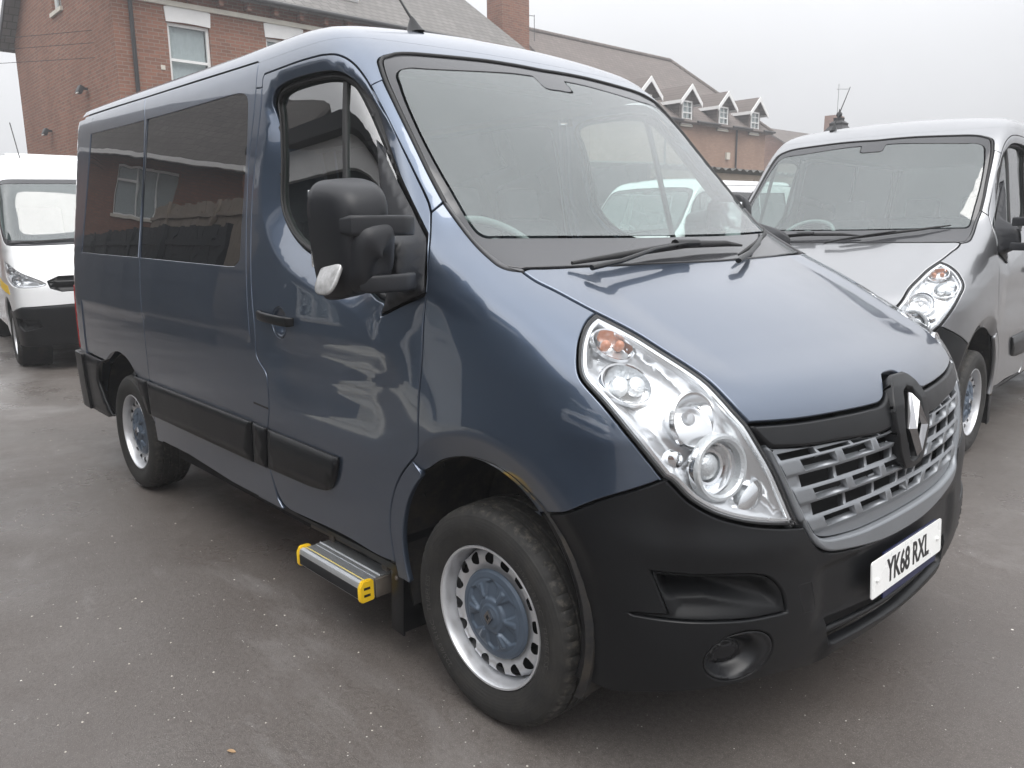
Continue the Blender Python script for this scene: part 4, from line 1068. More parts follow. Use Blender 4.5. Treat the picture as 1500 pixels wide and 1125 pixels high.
    def world_on(y, z, off):           # point on the skin given y and z
        s_ = np.linspace(.5, SC, 160); yy = smap(np.stack([s_, 0 * s_ + z], 1), np.zeros(160))[:, 1]
        m = float(np.interp(-abs(y), yy, s_)); P = surf_pt(m, z, off)[0]
        if y > 0: P.y = -P.y
        return P
    w1 = empty('wiper', (0, 0, 0)); w1.parent = van
    tube('wiper_arm', [world_on(-.62, 1.378, .022), world_on(-.50, 1.395, .036), world_on(-.33, 1.425, .042), world_on(-.15, 1.442, .040)], [.012, .011, .009, .008], DARKPL, w1, 8, .7)
    tube('wiper_blade', [world_on(-.66, 1.392, .016), world_on(-.48, 1.408, .020), world_on(-.14, 1.436, .026), world_on(.10, 1.434, .02), world_on(.22, 1.425, .012)], [.005, .009, .012, .010, .004], RUBBER, w1, 8, 1.1)
    tube('wiper_clip', [world_on(-.20, 1.440, .034), world_on(-.09, 1.440, .034)], [.018, .016], DARKPL, w1, 8, .8)
    w2 = empty('wiper', (0, 0, 0)); w2.parent = van
    tube('wiper_arm', [world_on(.02, 1.378, .022), world_on(.12, 1.40, .034), world_on(.28, 1.432, .036), world_on(.42, 1.455, .03)], [.012, .011, .009, .006], DARKPL, w2, 8, .7)
    tube('wiper_blade', [world_on(.10, 1.395, .014), world_on(.30, 1.427, .020), world_on(.55, 1.462, .020), world_on(.72, 1.488, .012)], [.004, .009, .008, .004], RUBBER, w2, 8, 1.1)
    # --- aerial
    ae = empty('aerial', (-1.02, -.44, 2.262)); ae.parent = van
    bm = bmesh.new(); vs = []
    for t in np.linspace(0, 1, 7):
        k = 1 - t * .86; vs.append([bm.verts.new((-.055 * k * math.cos(a) + (-.02 * t), .026 * k * math.sin(a), .062 * t ** 1.1)) for a in np.linspace(0, 2 * math.pi, 20, endpoint=False)])
    for a, c in zip(vs, vs[1:]):
        for k in range(20): bm.faces.new((a[k], a[(k + 1) % 20], c[(k + 1) % 20], c[k]))
    bm.faces.new(vs[-1])
    bm_obj('aerial_base', bm, DARKPL, ae, 50)
    tube('aerial_rod', [(-.02, 0, .055), (-.06, 0, .10), (-.19, 0, .25), (-.30, 0, .38)], [.006, .005, .004, .003], DARKPL, ae, 8)
    # --- wheels
    build_wheel('wheel', (.0, -.89, .342), -1, None, van, steer=R(1.4)); build_wheel('wheel', (.0, .89, .342), 1, None, van)
    build_wheel('wheel', (-3.182, -.89, .342), -1, None, van); build_wheel('wheel', (-3.182, .89, .342), 1, None, van)
    # arch liners, floor pan
    for sg in (-1, 1):
        for cx, r, cz in ((0, .425, .43), (-3.21, .47, .34)):
            bm = bmesh.new(); ra = []
            for y in (-1.0, -.985, -.62):
                ra.append([bm.verts.new((cx + (r - (.015 if y < -.99 else 0)) * math.cos(R(a)), -sg * y, cz + (r - (.015 if y < -.99 else 0)) * math.sin(R(a)))) for a in (range(-26, 207, 8) if cx == 0 else range(2, 180, 8))])
            for a, c in zip(ra, ra[1:]):
                for k in range(len(a) - 1): bm.faces.new((a[k], a[k + 1], c[k + 1], c[k]))
            c0 = bm.verts.new((cx, sg * .62, cz))
            for k in range(len(ra[-1]) - 1): bm.faces.new((ra[-1][k], ra[-1][k + 1], c0))
            ln = bm_obj('arch_liner', bm, LINER, van, 30)
            if cx == 0:
                for a in (150, 128, 100): lathe('liner_clip', [(0, .004), (.008, .003), (.009, 0)], RUBBER, ln, 10, loc=(cx + .424 * math.cos(R(a)), sg * .94, cz + .424 * math.sin(R(a)) - .01), axis='Y')
        fl = box('mud_flap', (-.440, sg * .895, .315), (.014, .19, .40), DARKPL, van, rot=Matrix.Rotation(R(4), 3, 'Y'), bevel=.004)
        box('mud_flap', (-.462, sg * .9955, .312), (.075, .010, .40), DARKPL, van, rot=Matrix.Rotation(R(3), 3, 'Y'), bevel=.004)
        for z in (.46, .32): lathe('flap_bolt', [(0, .006), (.007, .005), (.009, 0)], DIRTY, fl, 10, loc=(-.462, sg * 1.001, z), axis='Y' if sg > 0 else Matrix.Rotation(R(180), 4, 'X'))
    box('underbody', (-1.75, 0, .34), (4.0, 1.16, .20), BLACKPIT, van)
    box('underbody', (-1.62, 0, .33), (2.1, 1.86, .10), BLACKPIT, van)
    box('underbody', (.52, 0, .45), (.36, 1.1, .30), BLACKPIT, van)
    inner = loop(('l', [(-3.1, .40), (-1.66, .40), (-1.97, .84), (-2.2, .86), (-2.5, .84), (-2.8, .40), (-3.12, .40), (-3.12, .5), (-3.1, 1.33), (.62, 1.33), (.90, 1.25), (1.05, 1.30), (1.14, 1.27), (1.14, .90), (.85, .86), (.68, .42), (-1.6, .42)]))
    liner = loop(('l', [(-1.6, .42), (.68, .42), (.83, .86), (1.05, .93), (1.05, 1.28), (.88, 1.20), (.60, 1.19), (.3, 1.24), (-.05, 1.33), (-1.8, 1.33), (-3.1, 1.33), (-3.1, .86), (-1.95, .86)]))
    panel('inner_lining', liner, INTERIOR, van, 'RL', rim=False, res=.08, gap=0, disp=lambda q: np.full(len(q), -.058))
    # --- interior
    hl_ = loop(('l', [(-3.1, 2.10), (-.6, 2.12), (-.36, 2.10)]), ('l', [(-.36, 2.10), (.25, 2.075), (.5, 2.10), (.9, 2.12), (SC, 2.12), (SC, 2.17), (-3.1, 2.2)]))
    box('headliner', (-2.60, 0, 2.13), (2.9, 1.50, .03), INTERIOR, van)
    upl = loop(('l', [(-3.1, 2.09), (-.60, 2.10), (-.46, 2.075), (.0, 2.10), (SC, 2.155), (SC, 2.20), (-3.1, 2.24)]))
    panel('roof_lining', upl, INTERIOR, van, 'F', rim=False, res=.08, gap=0, disp=lambda q: np.full(len(q), -.045))
    box('headliner', (-1.06, 0, 2.15), (.34, 1.2, .02), INTERIOR, van)
    box('interior_floor', (-2.3, 0, .62), (3.5, 1.7, .05), INTERIOR, van)
    box('bulkhead_panel', (-.42, 0, .95), (.03, 1.15, .7), BLACKPIT, van)
    build_cabin(van)
    build_step(van)
    return van
def P_full(s, z, off=0.0):
    if s <= SC: return surf_pt(s, z, off)[0]
    p = surf_pt(2 * SC - s, z, off)[0]; p.y = -p.y; return p
def clip_s(p, a, b):
    out = []
    n = len(p)
    for i in range(n):
        A, B_ = p[i], p[(i + 1) % n]
        ia = a <= A[0] <= b; ib = a <= B_[0] <= b
        if ia: out.append(A)
        if ia != ib:
            lim = a if (A[0] < a or B_[0] < a) else b
            t = (lim - A[0]) / (B_[0] - A[0]); out.append(A + (B_ - A) * t)
    out = np.array(out)
    k = [i for i in range(len(out)) if np.hypot(*(out[i] - out[i - 1])) > 1e-4]
    return out[k]
def text(name, s, size, mat, parent, loc, sx=1.0, bold=0.0, rot=(R(90), 0, R(90)), extrude=.0006, align='CENTER'):
    c = bpy.data.curves.new(name, 'FONT'); c.body = s; c.size = size; c.align_x = align; c.offset = bold; c.extrude = extrude
    o = bpy.data.objects.new(name, c); COL.objects.link(o)
    dg = bpy.context.evaluated_depsgraph_get(); me = bpy.data.meshes.new_from_object(o.evaluated_get(dg)); bpy.data.objects.remove(o)
    me.materials.clear(); me.materials.append(mat)
    o = bpy.data.objects.new(name, me); COL.objects.link(o); o.parent = parent
    o.location = loc; o.rotation_euler = rot; o.scale = (sx, 1, 1)
    return o
def build_cabin(van):
    # dashboard
    bm = bmesh.new(); secs = []
    ys = np.linspace(-.86, .86, 25)
    for y in ys:
        hump = .055 * math.exp(-((y + .42) / .20) ** 2) + .02 * math.exp(-((y - .05) / .2) ** 2)
        w = 1 - .0 * abs(y); bow = .17 * (y / .8) ** 2
        prof = [(.02 - bow, 1.372), (-.14 - bow, 1.372 + hump * .3), (-.30 - bow * .8, 1.375 + hump), (-.42 - bow * .5, 1.365 + hump), (-.50 - bow * .3, 1.32 + hump * .7), (-.53, 1.15), (-.50, .72)]
        secs.append([bm.verts.new((x, y, z)) for x, z in prof])
    for a, b in zip(secs, secs[1:]):
        for k in range(6): bm.faces.new((a[k], b[k], b[k + 1], a[k + 1]))
    dash = bm_obj('dashboard', bm, DASH, van, 45)
    bm = bmesh.new(); C0 = Vector((-.56, -.42, 1.405)); ax = Vector((.62, 0, .78)).normalized(); u = Vector((0, 1, 0)); v = ax.cross(u)
    ring = [C0 + (u * math.cos(t) + v * math.sin(t)) * .205 for t in np.linspace(0, 2 * math.pi, 41)]
    add_tube(bm, ring, .016, 10, False)
    for t in (0, math.pi, -math.pi / 2): add_tube(bm, [C0 + (u * math.cos(t) + v * math.sin(t)) * r for r in (.03, .12, .2)], [.03, .02, .015], 8)
    add_tube(bm, [C0 - ax * .01, C0 + ax * .03], [.07, .055], 16); add_tube(bm, [C0 - ax * .25, C0], [.05, .03], 12)
    bm_obj('steering_wheel', bm, DASH, van, 50)
    for y, w in ((-.44, .48), (.36, .86)):
        s = empty('front_seat', (-1.18, y, .62)); s.parent = van
        box('seat_base', (.05, 0, .18), (.5, w, .34), SEAT, s, bevel=.05)
        n = 1 if w < .6 else 2
        for k in range(n):
            yy = 0 if n == 1 else (-.21 + .42 * k)
            box('seat_back', (-.24, yy, .62), (.13, .44, .62), SEAT, s, rot=Matrix.Rotation(R(-12), 3, 'Y'), bevel=.05)
            box('headrest', (-.33, yy, 1.0), (.09, .26, .17), SEAT, s, rot=Matrix.Rotation(R(-12), 3, 'Y'), bevel=.035)
    for x in (-2.0, -2.8, -3.5):
        for y in (-.55, -.1, .55):
            s = empty('rear_seat', (x, y, .64)); s.parent = van
            box('seat_base', (.05, 0, .2), (.42, .42, .30), SEAT, s, bevel=.05)
            box('seat_back', (-.2, 0, .62), (.12, .42, .62), SEAT, s, rot=Matrix.Rotation(R(-12), 3, 'Y'), bevel=.05)
    for y in ():
        box('sun_visor', (-.86, y, 2.125), (.17, .42, .02), INTERIOR, van, rot=Matrix.Rotation(R(18), 3, 'Y'), bevel=.008)
def build_step(van):
    s = empty('side_step', (-.81, -1.00, .205)); s.parent = van
    L = .43
    prof = [(-.075, .060), (-.070, .072), (-.058, .076), (-.052, .073), (-.046, .073), (-.046, .070), (-.036, .070), (-.036, .0735), (-.020, .0735), (-.020, .0715), (-.002, .0715), (-.002, .074), (.014, .074), (.018, .0785), (.022, .074), (.075, .074), (.075, .0), (-.060, .0), (-.075, .012)]
    bm = bmesh.new(); add_prism(bm, prof, -L / 2, L / 2, lambda u, v, h: (h, u, v)); bm_obj('tread_plate', bm, ALU, s, 25)
    box('tread_line', (0, -.0440, .0715), (L - .002, .006, .003), YELLOW_PALE, s)
    box('tread_line', (0, -.0405, .0712), (L - .002, .0035, .0034), BLACKPIT, s)
    box('front_strip', (0, -.0755, .034), (L - .01, .004, .038), BLACKPIT, s, bevel=.001)
    for x, nm in ((-L / 2 - .008, 'end_cap'), (L / 2 + .008, 'end_cap')):
        bm = bmesh.new(); add_prism(bm, [(-.079, .010), (-.079, .060), (-.066, .081), (-.030, .081), (-.020, .074), (-.020, .002), (-.070, .0)], -.009, .009, lambda u, v, h: (x + h, u, v))
        bmesh.ops.bevel(bm, geom=bm.edges[:], offset=.003, segments=2, affect='EDGES')
        e = bm_obj(nm, bm, YELLOW, s, 40)
        for z in (.052, .026): box('cap_slot', (x + (.0093 if x > 0 else -.0093), -.050, z), (.001, .026, .009), BLACKPIT, e)
    box('side_bracket', (L / 2 + .006, .035, .036), (.012, .09, .07), DIRTY, s, bevel=.003)
    box('hanger', (-L / 2 + .02, .06, .105), (.035, .008, .17), DIRTY, s, bevel=.002)
    box('hanger', (L / 2 - .03, .085, .085), (.04, .06, .11), DIRTY, s, bevel=.004)
    box('slide_rail', (0, .10, .105), (.75, .06, .05), DIRTY, s, rot=Matrix.Rotation(R(1), 3, 'Z'), bevel=.004)
YELLOW_PALE = plain('faded_yellow', (.80, .66, .25), rough=.5)
# ------------------------------------------------------------------ surroundings
def ground_mat():
    t = NT('asphalt'); c = t.coords()
    big = t.noise(.35, 5, .6, dist=.4); mid = t.noise(2.2, 5, .65); fine = t.noise(55, 4, .75); grit = t.noise(260, 2, .6)
    col = t.mix(t.ramp(big, [(.35, 0.), (.68, 1.)]), (.092, .079, .072), (.142, .128, .119))
    col = t.mix(t.ramp(mid, [(.40, 0.), (.80, .35)]), col, (.070, .057, .049))
    col = t.mix(t.ramp(fine, [(.34, .60), (.60, 0.)]), col, (.062, .054, .049))
    col = t.mix(t.ramp(grit, [(.54, 0.), (.78, .55)]), col, (.34, .32, .295))
    # pale worn smears behind the van
    m = t.map(c, loc=(0, 0, 0), rot=(0, 0, .5), scale=(.55, .8, 1)); sm = t.noise(.9, 7, .72, vec=m, dist=1.4)
    col = t.mix(t.ramp(sm, [(.55, 0.), (.76, .55)]), col, (.26, .25, .245))
    # damp dark blotches
    dm = t.noise(.9, 4, .6, vec=t.map(c, loc=(7, 3, 0)))
    col = t.mix(t.ramp(dm, [(.60, 0.), (.72, .35)]), col, (.062, .052, .046))
    # white stone chips pressed into the surface
    for sc, th, r, k in ((30, .968, .16, (.72, .69, .64)), (80, .93, .20, (.55, .53, .49))):
        v = t.n.new('ShaderNodeTexVoronoi'); v.inputs['Scale'].default_value = sc; t.l.new(c, v.inputs['Vector'])
        sx = t.n.new('ShaderNodeSeparateXYZ'); t.l.new(v.outputs['Color'], sx.inputs[0])
        a = t.math('GREATER_THAN', sx.outputs[0], th); b = t.math('LESS_THAN', v.outputs['Distance'], t.math('MULTIPLY', sx.outputs[1], r))
        col = t.mix(t.math('MULTIPLY', a, b), col, k)
    t.base(col)
    t.rough(t.math('ADD', t.math('MULTIPLY', t.ramp(t.noise(.8, 5, .7), [(.35, 0.), (.65, 1.)]), .46), .17))
    t.set(Specular_IOR_Level=.35)
    t.bump(t.math('ADD', t.math('MULTIPLY', fine, .8), t.math('MULTIPLY', grit, .5)), .55, .004)
    return t.m
GROUND = ground_mat()
def brick_mat(name, c1, c2, mortar, var=.5, wscale=1.0):
    t = NT(name); sx = t.n.new('ShaderNodeSeparateXYZ'); t.l.new(t.coords(), sx.inputs[0])
    cb = t.n.new('ShaderNodeCombineXYZ'); t.l.new(t.math('ADD', sx.outputs[0], sx.outputs[1]), cb.inputs[0]); t.l.new(sx.outputs[2], cb.inputs[1])
    b = t.n.new('ShaderNodeTexBrick'); t.l.new(cb.outputs[0], b.inputs['Vector'])
    b.inputs['Color1'].default_value = (*c1, 1); b.inputs['Color2'].default_value = (*c2, 1); b.inputs['Mortar'].default_value = (*mortar, 1)
    b.inputs['Scale'].default_value = 1.0; b.inputs['Brick Width'].default_value = .225; b.inputs['Row Height'].default_value = .075; b.inputs['Mortar Size'].default_value = .010; b.inputs['Mortar Smooth'].default_value = .4; b.inputs['Bias'].default_value = -.1
    n = t.noise(.6, 5, .65); m = t.noise(7, 4, .7)
    col = t.mix(t.ramp(n, [(.3, 0.), (.75, .6)]), b.outputs['Color'], tuple(x * .5 for x in c1))
    col = t.mix(t.ramp(m, [(.52, 0.), (.78, .5)]), col, tuple(x * .55 for x in c2))
    t.base(col); t.set(Roughness=.9, Specular_IOR_Level=.2); t.bump(b.outputs['Fac'], -.4, .01)
    return t.m
BRICK = brick_mat('red_brick', (.31, .145, .098), (.20, .098, .070), (.28, .24, .20))
BRICK2 = brick_mat('orange_brick', (.42, .27, .20), (.35, .215, .16), (.30, .24, .19))  # lightened so the colour carries some of the fog's paling
BRICK3 = brick_mat('brown_brick', (.27, .13, .09), (.20, .10, .07), (.14, .12, .10))
def tile_mat(name, c, row=.18, dark=.55):
    t = NT(name); sx = t.n.new('ShaderNodeSeparateXYZ'); t.l.new(t.coords(), sx.inputs[0])
    cb = t.n.new('ShaderNodeCombineXYZ'); t.l.new(sx.outputs[0], cb.inputs[0]); t.l.new(t.math('ADD', t.math('MULTIPLY', sx.outputs[2], 1.25), t.math('MULTIPLY', sx.outputs[1], .0)), cb.inputs[1])
    b = t.n.new('ShaderNodeTexBrick'); t.l.new(cb.outputs[0], b.inputs['Vector'])
    b.inputs['Color1'].default_value = (*c, 1); b.inputs['Color2'].default_value = (*[x * .75 for x in c], 1); b.inputs['Mortar'].default_value = (*[x * .35 for x in c], 1)
    b.inputs['Scale'].default_value = 1.0; b.inputs['Brick Width'].default_value = .24; b.inputs['Row Height'].default_value = row; b.inputs['Mortar Size'].default_value = .012
    n = t.noise(.9, 5, .7)
    t.base(t.mix(t.ramp(n, [(.35, 0.), (.75, .7)]), b.outputs['Color'], tuple(x * dark for x in c))); t.set(Roughness=.85); t.bump(b.outputs['Fac'], -.5, .02)
    return t.m
TILE = tile_mat('brown_tiles', (.185, .155, .14)); TILE2 = tile_mat('grey_slates', (.20, .19, .18)); TILE3 = tile_mat('dark_tiles', (.11, .10, .094), .28)  # brown tiles lightened too, fog paling put into their colour
UPVC = plain('white_window_frame', (.80, .80, .79), rough=.35, var=.04)
STONE = plain('pale_stone', (.60, .57, .50), rough=.85, var=.2, vscale=6)
WHITEP = plain('white_painted_stone', (.78, .78, .77), rough=.7, var=.08)
PANE = thin_glass('house_pane', (.80, .83, .84), ior=1.4, wave=.2)
CURTAIN = plain('net_curtain', (.82, .83, .81), rough=.95, var=.15, vscale=12)
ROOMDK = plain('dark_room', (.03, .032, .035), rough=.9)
GUTTER = plain('black_gutter', (.03, .03, .032), rough=.5)
TIMB = plain('weathered_boards', (.26, .22, .18), rough=.9, var=.35, vscale=3)
DKFENCE = plain('dark_stained_boards', (.020, .026, .030), rough=.8, var=.35, vscale=3)
RENDER = plain('dark_render', (.045, .055, .062), rough=.85, var=.15)
FELT = plain('roof_felt', (.05, .052, .055), rough=.9, var=.2)

def quad_prism(name, pts, thick, mat, parent):
    """flat polygon in space given thickness along its normal"""
    p = [Vector(q) for q in pts]; n = (p[1] - p[0]).cross(p[2] - p[0]).normalized() * thick
    bm = bmesh.new(); a = [bm.verts.new(q) for q in p]; b = [bm.verts.new(q - n) for q in p]; m = len(p)
    bm.faces.new(a); bm.faces.new(b[::-1])
    for i in range(m): bm.faces.new((a[i], b[i], b[(i + 1) % m], a[(i + 1) % m]))
    return bm_obj(name, bm, mat, parent)
def wall(name, w, z0, z1, mat, parent, holes=(), origin=(0, 0), ang=0., gable=None, thick=.28):
    """wall from origin along local direction ang, outside on its right-hand side (towards -y when ang=0); holes = (x, z, w, h)"""
    ca, sa = math.cos(ang), math.sin(ang)
    outl = [(0, z0), (w, z0), (w, z1)] + ([(w / 2, gable)] if gable else []) + [(0, z1)]
    V = [Vector(p) for p in outl]; E = [(i, (i + 1) % len(outl)) for i in range(len(outl))]
    hs = []
    for x, z, ww, hh in holes:
        b = len(V); V += [Vector(p) for p in ((x - ww / 2, z), (x + ww / 2, z), (x + ww / 2, z + hh), (x - ww / 2, z + hh))]
        E += [(b, b + 1), (b + 1, b + 2), (b + 2, b + 3), (b + 3, b)]; hs.append((x - ww / 2, x + ww / 2, z, z + hh))
    ov, oe, of, *_ = delaunay_2d_cdt(V, E, [], 1, 1e-6)
    F = []
    for f in of:
        cx = sum(ov[i].x for i in f) / len(f); cz = sum(ov[i].y for i in f) / len(f)
        if not any(a < cx < b and c < cz < d for a, b, c, d in hs): F.append(f)
    X = lambda u, z, d: (origin[0] + ca * u - sa * d, origin[1] + sa * u + ca * d, z)
    verts = [X(v.x, v.y, 0) for v in ov] ; faces = list(F)
    for a, b, c, d in hs:
        k = len(verts)
        for dd in (0, thick): verts += [X(a, c, dd), X(b, c, dd), X(b, d, dd), X(a, d, dd)]
        faces += [(k + i, k + (i + 1) % 4, k + 4 + (i + 1) % 4, k + 4 + i) for i in range(4)]
    return obj_from(name, verts, faces, mat, parent)
def window(parent, x, z, w, h, origin=(0, 0), ang=0., style='sash', recess=.10, lintel=None, sill=True, curtain=True, name='window'):
    ca, sa = math.cos(ang), math.sin(ang)
    f = empty(name, (origin[0] + ca * x - sa * recess, origin[1] + sa * x + ca * recess, z), ang); f.parent = parent
    bm = bmesh.new(); t = .06
    add_box(bm, (-w / 2 + t / 2, 0, h / 2), (t, .07, h)); add_box(bm, (w / 2 - t / 2, 0, h / 2), (t, .07, h))
    add_box(bm, (0, 0, t / 2), (w - 2 * t, .068, t)); add_box(bm, (0, 0, h - t / 2), (w - 2 * t, .068, t))
    if style == 'sash': add_box(bm, (0, -.004, h * .5), (w - 2 * t, .06, .055))
    if style in ('sash', 'cottage'):
        if style == 'cottage':
            add_box(bm, (0, -.002, h * .5), (w - 2 * t, .055, .05)); add_box(bm, (0, 0, h / 2), (.03, .05, h - 2 * t))
            add_box(bm, (0, 0, h * .75), (w - 2 * t, .045, .025)); add_box(bm, (0, 0, h * .25), (w - 2 * t, .045, .025))
    if style == 'casement':
        add_box(bm, (w * .12, 0, h / 2), (.07, .066, h - 2 * t)); add_box(bm, (w * .30, 0, h * .68), (w * .34, .062, .06))
        add_box(bm, (-w * .2, 0, h / 2), (.05, .06, h - 2 * t))
    bm_obj('window_frame', bm, UPVC, f)
    box('pane', (0, .01, h / 2), (w - 2 * t, .006, h - 2 * t), PANE, f)
    if curtain:
        V = []; n = 24
        for zz in (t, h - t):
            V += [(-w / 2 + t + (w - 2 * t) * i / n, .07 + .012 * math.sin(i * 2.4), zz) for i in range(n + 1)]
        obj_from('curtain', V, [(i, i + 1, n + 2 + i, n + 1 + i) for i in range(n)], CURTAIN, f, smooth=True)
    else: box('room', (0, .30, h / 2), (w, .02, h), ROOMDK, f)
    if lintel:
        lw = w + .16
        bm = bmesh.new(); n = 8; up = [(-lw / 2 + .04 + (lw - .08) * i / n, h + .30 + .08 * math.sin(math.pi * i / n)) for i in range(n + 1)]
        dn = [(w / 2 + .02 - (w + .04) * i / n, h + .02 * math.sin(math.pi * i / n)) for i in range(n + 1)]
        add_prism(bm, up + dn, -recess - .025, -.04, lambda u, v, hh: (u, hh, v)); bm_obj('lintel', bm, lintel, f)
    if sill: box('sill', (0, -recess * .6, -.045), (w + .16, recess + .10, .09), WHITEP if lintel else STONE, f)
    return f

def house_near():
    h = empty('brick_house', (-16.6, 3.35, 0), R(90), 'red brick house with white sash windows, brown roof and black corner downpipe behind the vans', 'house')
    L, Dp, e = 11.3, 8.5, 6.75        # local x runs along the front (world +y), local +y goes away
    W = [(1.55, 4.45, .92, 1.5), (3.80, 4.45, .92, 1.5), (6.3, 4.45, .92, 1.5), (8.8, 4.45, .92, 1.5), (1.9, 1.0, .95, 1.6), (5.2, 1.0, .95, 1.6), (8.4, 1.0, .95, 1.6)]
    wall('wall', L, 0, e, BRICK, h, holes=W)
    GW = [(4.6, 6.75, .8, 1.2)]
    wall('wall', Dp, 0, e, BRICK, h, origin=(0, Dp), ang=R(-90), gable=9.68, holes=GW)
    wall('wall', Dp, 0, e, BRICK, h, origin=(L, 0), ang=R(90), gable=9.68)
    wall('wall', L, 0, e, BRICK, h, origin=(L, Dp), ang=R(180))
    for x, z, w, hh in W: window(h, x, z, w, hh, lintel=WHITEP)
    for x, z, w, hh in GW: window(h, x, z, w, hh, origin=(0, Dp), ang=R(-90))
    sl = 2.93 / 4.25
    o = .32
    r = quad_prism('roof', [(-.35, -o, e - o * sl + .12), (L + .25, -o, e - o * sl + .12), (L + .25, Dp / 2, e + Dp / 2 * sl + .12), (-.35, Dp / 2, e + Dp / 2 * sl + .12)], .10, TILE2, h)
    quad_prism('roof', [(-.35, Dp / 2, e + Dp / 2 * sl + .12), (L + .25, Dp / 2, e + Dp / 2 * sl + .12), (L + .25, Dp + o, e - o * sl + .12), (-.35, Dp + o, e - o * sl + .12)], .10, TILE2, h)
    # roof window
    m = empty('roof_window', (5.9, 1.05, e + 1.05 * sl + .14), 0); m.parent = r; m.rotation_euler = (math.atan(sl), 0, 0)
    box('roof_window_frame', (0, 0, .03), (.8, 1.0, .07), UPVC, m); box('roof_window_pane', (0, 0, .07), (.62, .82, .02), PANE, m)
    # dentil band, gutter, downpipe, barge boards, lamps
    box('stone_band', (L / 2, -.03, 6.32), (L, .07, .10), STONE, h)
    for k in range(17): box('eaves_bracket', (.3 + k * .65, -.10, 6.53), (.10, .20, .22), BRICK, h)
    tube('gutter', [(-.3, -.40, 6.62), (L + .2, -.40, 6.62)], .055, GUTTER, h, 10)
    tube('downpipe', [(.34, -.30, 6.6), (.34, -.10, 6.2), (.34, -.09, .2)], .045, GUTTER, h, 10)
    for y0, y1 in ((-o, Dp / 2), (Dp + o, Dp / 2)):
        quad_prism('barge_board', [(-.37, y0, e - o * sl - .02), (-.37, y1, e + Dp / 2 * sl - .02), (-.37, y1, e + Dp / 2 * sl + .20), (-.37, y0, e - o * sl + .20)], .04, UPVC if 0 else GUTTER, h)
    for a, z, ang, org in ((.9, 4.62, 0, (0, 0)), (1.9, 4.9, 0, (0, 0))):
        pass
    def flood(x, y, z, rz):
        f = empty('flood_lamp', (x, y, z), rz); f.parent = h
        box('lamp_bracket', (0, -.06, 0), (.05, .12, .05), GUTTER, f); box('lamp_box', (0, -.16, -.03), (.22, .10, .17), GUTTER, f, rot=Matrix.Rotation(R(-25), 3, 'X'), bevel=.01)
        box('lamp_glass', (0, -.205, -.06), (.18, .02, .12), CURTAIN, f, rot=Matrix.Rotation(R(-25), 3, 'X'))
    flood(.98, 0, 4.35, 0); flood(0, 2.2, 4.75, R(-90)); flood(0, 5.6, 4.15, R(-90))
    box('vent_brick', (1.55 - .62, -.005, 5.0), (.09, .02, .09), STONE, h)
    # satellite dish low on the gable
    lathe('dish', [(0, 0), (.12, .02), (.24, .07), (.25, .07)], GUTTER, h, 24, loc=(-.15, 8.3, 3.35), axis='X')
    # chimney stack beyond the right verge
    c = empty('chimney', (14.1, 3.4, 0)); c.parent = h
    box('stack', (0, 0, 5.4), (1.25, .8, 10.8), BRICK, c); box('chimney_wall', (-1.6, 1.5, 2.5), (2.4, 4.0, 5.0), BRICK, c); box('stack_cap', (0, 0, 10.9), (1.2, .9, .2), BRICK, c)
    tube('pot', [(-.25, 0, 11), (-.25, 0, 11.5)], .12, TILE, c, 12); tube('pot', [(.25, 0, 11), (.25, 0, 11.5)], .12, TILE, c, 12)
    return h
